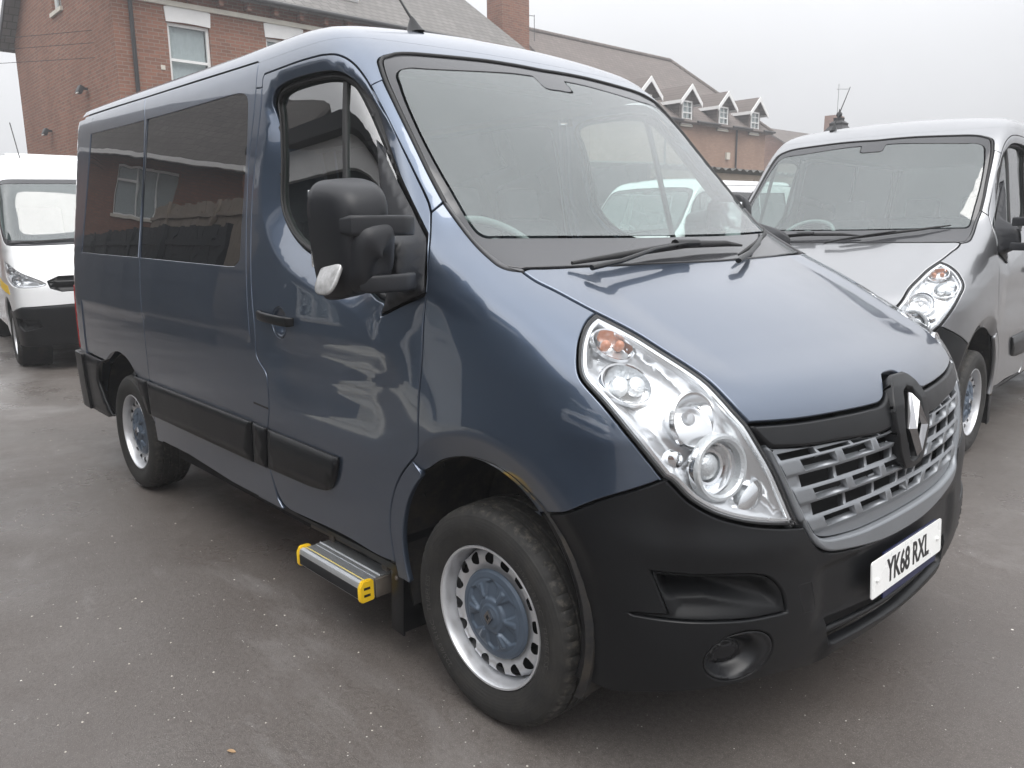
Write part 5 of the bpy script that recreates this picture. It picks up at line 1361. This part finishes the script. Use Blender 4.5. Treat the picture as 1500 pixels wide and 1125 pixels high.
def house_dormers():
    h = empty('dormer_house', (-20.7, 22.5, 0), R(90), 'long orange brick building with a brown tiled roof and a row of white gabled dormers', 'house')
    L, Dp, e, rz_ = 13.4, 8.8, 6.35, 10.0
    dx = [3.4, 6.36, 9.3, 12.1]
    low = [(x, 2.55, .8, 1.15) for x in dx] + [(x, .4, .8, 1.15) for x in dx]
    wall('wall', L, 0, e, BRICK2, h, holes=low)
    wall('wall', Dp, 0, e, BRICK2, h, origin=(0, Dp), ang=R(-90), gable=rz_ - .05)
    wall('wall', Dp, 0, e, BRICK2, h, origin=(L, 0), ang=R(90)); wall('wall', L, 0, e, BRICK2, h, origin=(L, Dp), ang=R(180))
    for w in low: window(h, *w, style='cottage', sill=True)
    sl = (rz_ - e) / (Dp / 2); o = .3; ro = 2.3; zr = rz_ + .1; ze = e - o * sl + .1
    r = quad_prism('roof', [(-.25, -o, ze), (L + o, -o, ze), (L - ro, Dp / 2, zr), (-.25, Dp / 2, zr)], .1, TILE, h)
    quad_prism('roof', [(-.25, Dp / 2, zr), (L - ro, Dp / 2, zr), (L + o, Dp + o, ze), (-.25, Dp + o, ze)], .1, TILE, h)
    quad_prism('roof', [(L + o, -o, ze), (L + o, Dp + o, ze), (L - ro, Dp / 2, zr)], .1, TILE, h)
    tube('ridge_tiles', [(-.25, Dp / 2, zr + .02), (L - ro, Dp / 2, zr + .02)], .11, TILE, r, 8)
    tube('hip_tiles', [(L - ro, Dp / 2, zr + .02), (L + o, -o, ze + .02)], .10, TILE, r, 8)
    for a_, b_ in ((-.2, 2.8), (3.95, 5.8), (6.9, 8.75), (9.85, 11.55), (12.65, 13.7)): tube('gutter', [(a_, -.36, e - .12), (b_, -.36, e - .12)], .055, GUTTER, h, 8)
    for x in (4.9, 10.65): tube('downpipe', [(x, -.06, e - .15), (x, -.06, 0)], .045, GUTTER, h, 8)
    for x in dx:
        d = empty('dormer', (x, -.10, 0)); d.parent = h
        w = 1.05; z0, z1, za = 6.0, 7.2, 7.8
        wall('dormer_cheek', 2.4, e - .2, z1, TILE, d, origin=(-w / 2, 2.4), ang=R(-90)); wall('dormer_cheek', 2.4, e - .2, z1, TILE, d, origin=(w / 2, 0), ang=R(90))
        wall('dormer_front', w, z0, z1, TILE, d, origin=(-w / 2, 0), gable=za - .1, holes=[(w / 2, 6.10, .74, 1.02)])
        window(d, 0, 6.10, .74, 1.02, style='cottage', sill=True, recess=-.02)
        for s in (-1, 1):
            quad_prism('dormer_roof', [(0, -.25, za), (0, 3.0, za), (s * .80, 3.0, z1 - .12), (s * .80, -.25, z1 - .12)][::(1 if s < 0 else -1)], .07, TILE, d)
            quad_prism('barge_board', [(0, -.27, za + .02), (s * .82, -.27, z1 - .14), (s * .82, -.27, z1 - .34), (0, -.27, za - .20)][::(-1 if s < 0 else 1)], .04, UPVC, d)
            quad_prism('fascia', [(s * .82, -.26, z1 - .12), (s * .82, 1.6, z1 - .12), (s * .82, 1.6, z1 - .26), (s * .82, -.26, z1 - .26)], .03, UPVC, d)
    box('alarm_box', (9.9, -.06, 4.9), (.28, .1, .32), STONE, h)
    a = tube('tv_aerial', [(.4, 3.6, 9.0), (.4, 3.6, 10.5)], .014, GUTTER, h, 6)
    tube('aerial_boom', [(-.7, 3.6, 10.35), (.4, 3.6, 10.45)], .014, GUTTER, a, 6)
    return h
def far_house():
    h = empty('distant_house', (-27.0, 53.0, 0), R(90), 'small foggy brick house with one chimney and a thin television aerial, right of the dormers', 'house')
    wall('wall', 12, 0, 6.2, BRICK, h); wall('wall', 8, 0, 6.2, BRICK, h, origin=(0, 8), ang=R(-90), gable=8.6); wall('wall', 8, 0, 6.2, BRICK, h, origin=(12, 0), ang=R(90), gable=8.6)
    quad_prism('roof', [(-.3, -.3, 6.1), (12.3, -.3, 6.1), (12.3, 4, 8.8), (-.3, 4, 8.8)], .1, TILE, h); quad_prism('roof', [(-.3, 4, 8.8), (12.3, 4, 8.8), (12.3, 8.3, 6.1), (-.3, 8.3, 6.1)], .1, TILE, h)
    c = box('chimney', (6.2, 1.5, 8.5), (1.6, .8, 2.6), BRICK, h); tube('aerial_mast', [(6.6, 1.5, 9.6), (6.6, 1.5, 12.2)], .02, GUTTER, c, 6); tube('aerial_boom', [(6.3, 1.5, 11.8), (8.2, 1.5, 12.0)], .02, GUTTER, c, 6)
def carport():
    h = empty('carport', (-9.0, 14.5, 0), R(90), 'low grey corrugated carport roof over a dark opening between the two near vans', 'carport')
    bm = bmesh.new(); n = 90; V = []
    for j, (y, z) in enumerate(((-.4, 2.78), (5.0, 3.25))):
        V.append([bm.verts.new((-3.5 + 8 * i / n, y, z + .035 * math.sin(i * 1.9))) for i in range(n + 1)])
    for i in range(n): bm.faces.new((V[0][i], V[0][i + 1], V[1][i + 1], V[1][i]))
    bmesh.ops.solidify(bm, geom=bm.faces[:], thickness=.03)
    bm_obj('roof_sheet', bm, plain('old_sheet', (.20, .20, .19), rough=.8, var=.35, vscale=2), h)
    box('beam', (.5, -.25, 2.62), (7.8, .08, .16), TIMB, h)
    for x in (-3.2, .5, 4.2): box('post', (x, -.25, 1.3), (.12, .12, 2.6), TIMB, h)
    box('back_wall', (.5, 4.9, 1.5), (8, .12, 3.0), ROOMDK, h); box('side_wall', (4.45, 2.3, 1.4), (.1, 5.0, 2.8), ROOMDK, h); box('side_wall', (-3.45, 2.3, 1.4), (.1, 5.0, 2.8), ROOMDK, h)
def lantern():
    h = empty('street_lantern', (-5.66, 12.77, 0), 0, 'black lantern top with a ball finial showing above the silver van roof', 'street lamp')
    tube('post', [(0, 0, 0), (0, 0, .4), (0, 0, .5), (0, 0, 2.55)], [.11, .10, .06, .045], GUTTER, h, 14)
    lathe('lantern_base', [(0, 2.5), (.10, 2.52), (.12, 2.6), (.10, 2.64)], GUTTER, h, 4, axis='Z', smooth=10) if 0 else None
    bm = bmesh.new()
    def fr(z0, r0, z1, r1):
        a = [bm.verts.new((r0 * x, r0 * y, z0)) for x, y in ((1, 1), (-1, 1), (-1, -1), (1, -1))]; b = [bm.verts.new((r1 * x, r1 * y, z1)) for x, y in ((1, 1), (-1, 1), (-1, -1), (1, -1))]
        for i in range(4): bm.faces.new((a[i], a[(i + 1) % 4], b[(i + 1) % 4], b[i]))
    fr(3.14, .24, 3.18, .25); fr(3.18, .25, 3.36, .12); fr(3.36, .12, 3.40, .13); fr(3.40, .13, 3.45, .07); fr(3.45, .07, 3.50, .075)
    bm_obj('lantern_roof', bm, GUTTER, h)
    bm = bmesh.new(); fr(2.6, .12, 3.14, .21); bm_obj('lantern_glass', bm, PANE, h)
    bm = bmesh.new()
    for x, y in ((1, 1), (-1, 1), (-1, -1), (1, -1)): add_tube(bm, [(.12 * x, .12 * y, 2.6), (.21 * x, .21 * y, 3.14)], .014, 6)
    bm_obj('lantern_frame', bm, GUTTER, h)
    bm = bmesh.new(); bmesh.ops.create_icosphere(bm, subdivisions=3, radius=.055, matrix=Matrix.Translation((0, 0, 3.56))); add_tube(bm, [(0, 0, 3.60), (0, 0, 3.66)], [.02, .008], 8); bm_obj('finial', bm, GUTTER, h, 40)
def cables():
    for k, (z, dz) in enumerate(((5.55, .0), (5.3, .0), (5.0, .0))):
        a = Vector((-17.5, 3.2, z + .2)); b = Vector((-34, -16, z + 1.2 + k * .4)); pts = [a.lerp(b, t) - Vector((0, 0, 1.0 * math.sin(math.pi * t))) for t in np.linspace(0, 1, 14)]
        tag(tube('overhead_cable', pts, .006, GUTTER, None, 5), ['uppermost black overhead cable leaving the brick gable to the left', 'middle black overhead cable leaving the brick gable to the left', 'lowest black overhead cable leaving the brick gable to the left'][k], 'cable', 'cables on the brick house')
def bare_tree(loc, h, seed, label):
    rnd = random.Random(seed); r = empty('bare_tree', loc, 0, label, 'tree'); bm = bmesh.new(); bt = bmesh.new()
    def br(bmm, p, d, L, rad, lev):
        q = p; pts = [q]
        for i in range(4):
            d = (d + Vector((rnd.uniform(-.2, .2), rnd.uniform(-.2, .2), rnd.uniform(-.05, .15)))).normalized(); q = q + d * L / 4; pts.append(q)
        add_tube(bmm, pts, [rad * (1 - .55 * i / 4) for i in range(5)], 5)
        if lev < 4:
            for k in range(4 if lev else 6):
                i = rnd.choice((2, 3, 4)); nd = (d + Vector((rnd.uniform(-.9, .9), rnd.uniform(-.9, .9), rnd.uniform(-.1, .6)))).normalized()
                br(bt, pts[i], nd, L * rnd.uniform(.45, .65), rad * .42, lev + 1)
    br(bm, Vector((0, 0, 0)), Vector((0, 0, 1)), h * .55, h * .02, 0)
    m = MAT.get('bark') or plain('bark', (.07, .055, .045), rough=.9, var=.3)
    bm_obj('trunk', bm, m, r); bm_obj('crown', bt, m, r)
def fence(name, p0, p1, h, mat, label, gate=False):
    d = Vector((p1[0] - p0[0], p1[1] - p0[1], 0)); L = d.length; f = empty(name, (p0[0], p0[1], 0), math.atan2(d.y, d.x), label, 'fence')
    bm = bmesh.new(); n = int(L / .16); rnd = random.Random(3)
    for i in range(n): add_box(bm, (.08 + i * .16, rnd.uniform(-.004, .004), h / 2 + rnd.uniform(-.02, .02)), (.152, .022, h))
    bm_obj('boards', bm, mat, f)
    bm = bmesh.new()
    for i in range(int(L / 2.4) + 1): add_box(bm, (i * 2.4, -.06, h / 2), (.1, .09, h + .05))
    for z in (.4, h * .55, h - .3): add_box(bm, (L / 2, -.035, z), (L, .05, .09))
    bm_obj('fence_frame', bm, mat, f)
    for x in (2.0, 4.6, 7.4):
        if gate: box('hinge', (x, .02, h - .42), (.55, .012, .06), ALU, f)
def behind_camera():
    # what the glossy side of the van mirrors: the other side of the yard
    e = empty('flat_roofed_annexe', (-1.5, -4.15, 0), R(180 + 5), 'single storey dark annexe with white fascia and white panelled door opposite the van', 'building')
    L = 8.6
    wall('wall', L, 0, 3.55, RENDER, e, holes=[(2.6, .05, 1.0, 2.1), (6.0, 1.0, 1.5, 1.1)])
    wall('wall', 5, 0, 3.55, RENDER, e, origin=(0, 5), ang=R(-90)); wall('wall', 5, 0, 3.55, RENDER, e, origin=(L, 0), ang=R(90))
    box('fascia', (L / 2, -.16, 3.68), (L + .5, .05, .42), UPVC, e); box('roof', (L / 2, 2.4, 4.0), (L + .7, 5.5, .26), FELT, e)
    d = empty('door', (2.6, .06, .05)); d.parent = e
    box('door_leaf', (0, .02, 1.05), (.92, .05, 2.08), UPVC, d); box('door_frame', (-.48, 0, 1.05), (.08, .1, 2.1), UPVC, d); box('door_frame', (.48, 0, 1.05), (.08, .1, 2.1), UPVC, d)
    box('door_pane', (0, -.008, 1.6), (.62, .01, .7), PANE, d); box('letter_plate', (0, -.01, 1.0), (.3, .015, .05), ALU, d)
    window(e, 6.0, 1.0, 1.5, 1.1, style='casement')
    for k in range(3): box('door_step', (2.6, -.3 - .3 * k, .0 + .05 * (3 - k) / 2), (2.4, .32, .05 * (3 - k)), STONE, e)
    box('pilaster', (3.6, -.03, 1.6), (.3, .06, 3.1), UPVC, e)
    fence('board_fence', (-10.0, -4.4), (-28, -4.2), 2.75, DKFENCE, 'dark stained close-boarded yard fence with iron gate hinges opposite the van', True)
    fence('high_board_fence', (-10.0, -6.0), (-19, -6.0), 3.9, TIMB, 'taller weathered grey board fence standing behind the dark yard fence')
    h = empty('tiled_house', (-19.3, -8.3, 0), R(180 - 28), 'brown brick house with a big dark tiled roof and white windows opposite the van', 'house')
    L = 18; W = [(3.7, 3.95, 3.3, 1.3), (12.2, 3.95, 2.0, 1.15), (5.0, .9, 1.8, 1.2), (11.0, .9, 1.8, 1.2)]
    wall('wall', L, 0, 5.7, BRICK3, h, holes=W); wall('wall', 5.2, 0, 5.7, BRICK3, h, origin=(0, 5.2), ang=R(-90), gable=8.4); wall('wall', 5.2, 0, 5.7, BRICK3, h, origin=(L, 0), ang=R(90), gable=8.4)
    for w in W: window(h, *w, style='casement')
    quad_prism('roof', [(-.4, -.4, 5.45), (L + .4, -.4, 5.45), (L + .4, 2.6, 8.6), (-.4, 2.6, 8.6)], .12, TILE3, h); quad_prism('roof', [(-.4, 2.6, 8.6), (L + .4, 2.6, 8.6), (L + .4, 5.6, 5.45), (-.4, 5.6, 5.45)], .12, TILE3, h)
    box('gutter', (L / 2, -.45, 5.45), (L + .8, .1, .12), UPVC, h)
    # gabled house ahead of the van (shows in the bonnet)
    h = empty('gabled_house', (13.5, -5.5, 0), R(-90), 'brown brick gabled house ahead of the vans beyond the yard', 'house')
    wall('wall', 11, 0, 5.2, BRICK3, h, holes=[(2.5, 3, 1.2, 1.2), (7.5, 3, 1.2, 1.2)]); wall('wall', 8, 0, 5.2, BRICK3, h, origin=(0, 8), ang=R(-90), gable=8.6); wall('wall', 8, 0, 5.2, BRICK3, h, origin=(11, 0), ang=R(90), gable=8.6)
    for x in (2.5, 7.5): window(h, x, 3, 1.2, 1.2)
    quad_prism('roof', [(-.4, -.4, 4.95), (11.4, -.4, 4.95), (11.4, 4, 8.7), (-.4, 4, 8.7)], .12, TILE3, h); quad_prism('roof', [(-.4, 4, 8.7), (11.4, 4, 8.7), (11.4, 8.4, 4.95), (-.4, 8.4, 4.95)], .12, TILE3, h)
def ground_and_litter():
    n = 60; S = 130.
    g = obj_from('ground', [(-S, -S, 0), (S, -S, 0), (S, S, 0), (-S, S, 0)], [(0, 1, 2, 3)], GROUND); tag(g, kind='structure')
    # loose grit: far too many pieces to count
    rnd = random.Random(5); V = []; F = []
    for k in range(900):
        a = rnd.uniform(2.0, 3.0); d = rnd.uniform(.9, 9) ; x = 1.7 + d * math.cos(a); y = -2.43 + d * math.sin(a)
        if -4.1 < x < .85 and abs(y) < 1.0: continue
        r = rnd.uniform(.0012, .0035) * (1 + d * .12); h = r * .8; b = len(V); n = 5; ph = rnd.random() * 6
        V += [(x + r * math.cos(ph + 6.283 * i / n) * rnd.uniform(.7, 1.2), y + r * math.sin(ph + 6.283 * i / n) * rnd.uniform(.7, 1.2), .0005) for i in range(n)] + [(x, y, h)]
        F += [(b + i, b + (i + 1) % n, b + n) for i in range(n)]
    tag(obj_from('loose_grit', V, F, plain('pale_grit', (.48, .45, .40), rough=.8, var=.4)), kind='stuff')
    def leaf(x, y, rz, s, col, label, name='fallen_leaf', cat='leaf'):
        V = []; F = []
        for i in range(9):
            t = i / 8; w = .5 * math.sin(math.pi * t) ** .7 * .45
            for u in (-1, 0, 1): V.append(((t - .5) * s, u * w * s, .003 + .18 * s * abs(u) * w + .04 * s * math.sin(5 * t)))
        for i in range(8):
            for j in (0, 1): F.append((i * 3 + j, i * 3 + j + 1, i * 3 + j + 4, i * 3 + j + 3))
        o = obj_from(name, V, F, plain('leaf_' + str(len(MAT)), col, rough=.7, var=.2), None, smooth=True); o.location = (x, y, 0); o.rotation_euler.z = rz
        return tag(o, label, cat)
    leaf(-.40, -1.64, .6, .030, (.34, .22, .12), 'small tan dead leaf lying on the asphalt at the bottom left')
    leaf(-2.1, -2.16, 1.2, .022, (.03, .025, .02), 'tiny dark dead leaf lying on the left asphalt')
def iveco_like():
    """white delivery van at the left edge, its own simple skin"""
    Wd = pchip([.2, .6, 1.0, 1.4, 1.9, 2.3, 2.6], [.96, 1.0, 1.0, .98, .93, .88, .84])
    Fd = pchip([.25, .5, .8, 1.0, 1.12, 1.22, 1.32, 1.42, 1.7, 2.1, 2.5, 2.8], [.80, .86, .86, .82, .74, .58, .38, .26, .02, -.30, -.85, -1.3])
    def Gd(x, y, z):
        a = np.abs(y); w = Wd(z) - .05 * np.clip(x + .3, 0, None)**2; f = Fd(z) - .10 * (a / .9)**2; e = 1e-3
        fz = (Fd(z + e) - Fd(z - e)) / (2 * e)
        g = smax(a - w, (x - f) / np.sqrt(1 + fz * fz), .30); g = smax(g, -(x + 4.6), .2)
        return smax(g, z - (2.50 - .03 * a * a), .16)
    v = empty('delivery_van', (-8.9, .48, 0), R(-6), 'white delivery van with amber side stripe and black lower bumper at the left edge', 'van')
    P = lambda *a, **k: panel(*a, g=Gd, **k)
    ws = loop([(.62, 2.12), (.55, 2.08), (.60, 1.98), (.92, 1.62), (1.12, 1.42)], [(1.12, 1.42), (1.2, 1.39), (SC, 1.40)], ('l', [(SC, 1.40), (SC, 2.16)]), [(SC, 2.16), (1.2, 2.15), (.75, 2.14), (.62, 2.12)])
    clr = shrink(ws, .055); clr[ws[:, 0] > SC - 1e-3, 0] = SC
    body = loop(('l', [(-3.5, .42), (.62, .42)]), arcd(Gd, .40, 200, 40), ('l', [(1.33, .66), (1.50, .72), (SC, .76), (SC, 2.40), (-3.5, 2.40)]))
    sw = loop([(.02, 1.95), (.40, 1.90), (.72, 1.55), (.80, 1.36), (.3, 1.34), (-.02, 1.36), (-.04, 1.8), (.02, 1.95)])
    hl = loop([(1.13, 1.21), (1.30, 1.18), (1.52, 1.08), (1.69, .965), (1.60, .935), (1.40, .95), (1.20, 1.05), (1.13, 1.21)])
    gr = loop(('l', [(1.70, 1.00), (1.72, .92), (1.80, .88), (SC, .90), (SC, 1.06), (1.78, 1.05)]))
    b = P('body', body, WHITE, v, 'F', holes=[ws, sw, hl, gr], res=.05, disp=None)[0]
    P('roof', loop(('l', [(-3.5, 2.40), (SC, 2.40), (SC, 2.47), (-3.5, 2.47)])), WHITE, v, 'F', res=.06, rim=False, gap=0)
    box('roof_top', (-2.8, 0, 2.47), (3.4, 1.5, .07), WHITE, v, bevel=.03)
    w_ = P('windscreen', clr, WS_GLASS, v, 'F', gap=0, rim=False, res=.08)[0]; P('windscreen_border', ws, FRIT, w_, 'F', holes=[clr], gap=.003, res=.05)
    P('door_window', sw, PRIV, v, 'RL', gap=.004, res=.08)
    for s in 'RL':
        l = P('headlight', hl, LENS_GLASS, v, s, gap=.004, res=.04)[0]; P('lamp_housing', hl, LAMPWHT, l, s, gap=.004, res=.02, disp=lambda q: -.015 - .05 * ss(0, .05, dist_to(q, hl)))
        for s_, z_, r in ((1.29, 1.10, .035), (1.44, 1.01, .045)):
            p = P_g(Gd, s_, z_, -.04); p.y *= (1 if s == 'R' else -1)
            lathe('lamp_bowl', [(0, -.03), (r * .6, -.02), (r, .01), (r * 1.15, .01), (r * 1.2, -.01)], LAMPCHR, l, 24, loc=p, axis='X')
    P('grille', gr, DARKPL, v, 'F', gap=.003, res=.03, disp=lambda q: -.02 + .008 * np.sin(q[:, 1] * 160))
    bp = loop(arcd(Gd, .40, 40, -20), ('l', [(1.34, .28), (SC, .28), (SC, .76), (1.50, .72), (1.33, .66)]))
    fg = loop(('l', [(1.42, .60), (1.62, .58), (1.64, .50), (1.50, .46), (1.43, .52)]))
    bb = P('front_bumper', bp, DARKPL, v, 'F', holes=[fg], gap=.003, bev=.005, res=.05, disp=lambda q: .015 * ss(.76, .70, q[:, 1]))[0]
    P('fog_recess', fg, BLACKPIT, bb, 'RL', gap=-.002, res=.03, disp=lambda q: -.01 - .04 * ss(0, .05, dist_to(q, fg)))
    st = loop(('l', [(.55, 1.00), (1.24, .94), (1.30, .84), (.57, .89)]))
    P('amber_stripe', st, YELLOW, v, 'RL', gap=0, bev=.0005, thick=.001, res=.04, disp=lambda q: np.full(len(q), .001))
    P('side_lining', loop(('l', [(-3.4, .45), (.5, .45), (.7, .95), (.9, 1.0), (.9, 1.28), (-3.4, 1.28)])), INTERIOR, v, 'RL', rim=False, res=.1, gap=0, disp=lambda q: np.full(len(q), -.06))
    box('dashboard', (-.10, 0, 1.30), (.6, 1.7, .12), DASH, v, bevel=.04)
    for y in (-.45, .3): box('seat_back', (-.95, y, 1.45), (.15, .5, .8), SEAT, v, rot=Matrix.Rotation(R(-10), 3, 'Y'), bevel=.05)
    box('bulkhead', (-1.3, 0, 1.4), (.05, 1.7, 1.7), INTERIOR, v)
    box('underbody', (-1.9, 0, .40), (5.0, 1.3, .25), BLACKPIT, v)
    for z_, L_ in ((1.42, .02),):
        pts = [P_g(Gd, s_, zz, .02) for s_, zz in ((1.25, 1.41), (1.5, 1.425), (1.9, 1.45))]; tube('wiper', pts, .012, RUBBER, v, 6)
    tube('aerial', [(-.75, -.62, 2.42), (-.95, -.66, 2.85)], .006, GUTTER, v, 6)
    for sg in (-1, 1): box('mirror', (-.05, sg * 1.20, 1.55), (.12, .2, .36), MIRPL, v, bevel=.04)
    for x in (0, -3.5):
        for sg in (-1, 1):
            build_wheel('wheel', (x, sg * .86, .342), sg, None, v, cap=RIM)
            ln = lathe('arch_liner', [(.0, -.2), (.42, -.2), (.42, .10)], LINER, v, 40, loc=(x, sg * .84, .40), axis='Y' if sg > 0 else Matrix.Rotation(R(180), 4, 'Z'))
    return v
def arcd(g, r, a0, a1): return arc_dom(0, .40, r, a0, a1, 14, g)
def P_g(g, s, z, off):
    return Vector(lift(np.array([s]), np.array([z]), off, g)[0])
VAN = build_van()
index_kids()
def other_vans():
    mm = {BLUE: SILVER}
    s = copy_tree(VAN, None, mm, skip=('side_step', 'number_plate'))
    s.name = 'silver_van'; s.location = (-1.014, 3.174, 0); s.rotation_euler = (0, 0, -1.493)
    tag(s, 'silver passenger van with misted windscreen parked nose-out right of the blue van', 'van')
    w = copy_tree(VAN, None, {BLUE: WHITE}, skip=('side_step', 'number_plate'))
    w.name = 'white_van'; w.location = (-6.6, 7.6, 0); w.rotation_euler = (0, 0, -1.50)
    tag(w, 'white low-roofed van seen through the cab windows of the blue van', 'van')
other_vans()
def fold_mirror():
    # the far side mirror of the blue van is folded back against its door
    for d in KIDS[VAN]:
        if not d.name.startswith('front_door'): continue
        for m in KIDS.get(d, ()):
            if m.name.startswith('wing_mirror') and max(v.co.y for v in m.data.vertices) > 0:
                p = Matrix.Translation((-.24, 1.04, 0)); X = p @ Matrix.Rotation(R(102), 4, 'Z') @ p.inverted()
                for c in KIDS.get(m, ()):
                    if c.name.startswith('mirror_arm'): bpy.data.objects.remove(c)
                    else: c.matrix_basis = Matrix.Translation((0, -.05, 0)) @ X
fold_mirror()
DEL = iveco_like()
index_kids()
d2 = copy_tree(DEL, None, {YELLOW: WHITE}); d2.location = (-.25, -4.62, 0); d2.rotation_euler = (0, 0, R(90))
tag(d2, 'white delivery van facing the blue van from across the yard, mirrored in its front wing', 'van')
text('front_lettering', 'IVECO', .16, DARKPL, d2, (.895, 0, .875), sx=1.3, bold=.003)
ground_and_litter(); house_near(); house_dormers(); far_house(); carport(); lantern(); cables()
bare_tree((-31, -2.5, 0), 9.0, 11, 'bare leafless tree faint in the fog left of the brick house')
behind_camera()
def lights():
    w = bpy.data.worlds.new('World'); scene.world = w; w.use_nodes = True
    n = w.node_tree.nodes; l = w.node_tree.links
    bg = n['Background']; sky = n.new('ShaderNodeTexSky'); sky.sky_type = 'NISHITA'; sky.sun_disc = False
    sky.sun_elevation = R(42); sky.sun_rotation = R(210); sky.air_density = 1; sky.dust_density = 5
    hs = n.new('ShaderNodeHueSaturation'); hs.inputs['Saturation'].default_value = .10; hs.inputs['Value'].default_value = 1.0
    mx = n.new('ShaderNodeMix'); mx.data_type = 'RGBA'; mx.inputs[0].default_value = .90; mx.inputs[7].default_value = (7.6, 7.7, 7.95, 1)
    l.new(sky.outputs[0], hs.inputs['Color']); l.new(hs.outputs[0], mx.inputs[6]); 
    tc = n.new('ShaderNodeTexCoord'); sp = n.new('ShaderNodeSeparateXYZ'); l.new(tc.outputs['Generated'], sp.inputs[0])
    cl = n.new('ShaderNodeClamp'); l.new(sp.outputs[2], cl.inputs[0])
    ma = n.new('ShaderNodeMath'); ma.operation = 'MULTIPLY_ADD'; ma.inputs[1].default_value = 2.2; ma.inputs[2].default_value = 1.0; l.new(cl.outputs[0], ma.inputs[0])
    nz = n.new('ShaderNodeTexNoise'); nz.inputs['Scale'].default_value = 2.2; nz.inputs['Detail'].default_value = 4; l.new(tc.outputs['Generated'], nz.inputs['Vector'])
    m2 = n.new('ShaderNodeMath'); m2.operation = 'MULTIPLY_ADD'; m2.inputs[1].default_value = .35; m2.inputs[2].default_value = .82; l.new(nz.outputs['Fac'], m2.inputs[0])
    m3 = n.new('ShaderNodeMath'); m3.operation = 'MULTIPLY'; l.new(ma.outputs[0], m3.inputs[0]); l.new(m2.outputs[0], m3.inputs[1]); ma = m3
    vm = n.new('ShaderNodeVectorMath'); vm.operation = 'SCALE'; l.new(mx.outputs[2], vm.inputs[0]); l.new(ma.outputs[0], vm.inputs[3])   # overcast: brighter overhead
    l.new(vm.outputs[0], bg.inputs[0]); bg.inputs[1].default_value = .058
    s = bpy.data.lights.new('sun', 'SUN'); s.energy = 1.3; s.angle = R(45); s.color = (1, .97, .93); so = bpy.data.objects.new('sun', s); COL.objects.link(so)
    so.rotation_euler = (R(30), 0, R(70))
lights()
def haze():
    bm = bmesh.new(); add_box(bm, (0, 0, 9.0), (124, 170, 20))
    m = bpy.data.materials.new('haze_air'); m.use_nodes = True; nt = m.node_tree; nt.nodes.clear()
    o = nt.nodes.new('ShaderNodeOutputMaterial'); p = nt.nodes.new('ShaderNodeVolumePrincipled'); p.inputs['Color'].default_value = (.61, .615, .63, 1); p.inputs['Density'].default_value = .0068; p.inputs['Anisotropy'].default_value = .2
    nt.links.new(p.outputs[0], o.inputs['Volume'])
    tag(bm_obj('haze', bm, m), kind='stuff')
haze()
scene.view_settings.view_transform = 'Standard'; scene.view_settings.look = 'None'
scene.view_settings.exposure = .95
# ------------------------------------------------------------------ camera
def set_camera():
    cd = bpy.data.cameras.new('camera'); cam = bpy.data.objects.new('camera', cd); COL.objects.link(cam)
    px, py, pz, yaw, pit, roll, f = 1.6968, -2.4284, 1.4907, CAMP[0], CAMP[1], CAMP[2], 1163.126
    fw = Vector((math.cos(pit) * math.cos(yaw), math.cos(pit) * math.sin(yaw), -math.sin(pit)))
    r = Vector((math.sin(yaw), -math.cos(yaw), 0)); u = r.cross(fw)
    c, s = math.cos(roll), math.sin(roll)
    rr = r * c + u * s; uu = -r * s + u * c
    M = Matrix(((rr.x, uu.x, -fw.x), (rr.y, uu.y, -fw.y), (rr.z, uu.z, -fw.z)))
    cam.matrix_world = Matrix.Translation((px, py, pz)) @ M.to_4x4()
    cd.sensor_fit = 'HORIZONTAL'; cd.sensor_width = 36; cd.lens = f * 36 / 1500
    cd.clip_end = 2000; cd.clip_start = .05
    scene.camera = cam
CAMP = (2.40048, 0.19152, -0.01177)
set_camera()
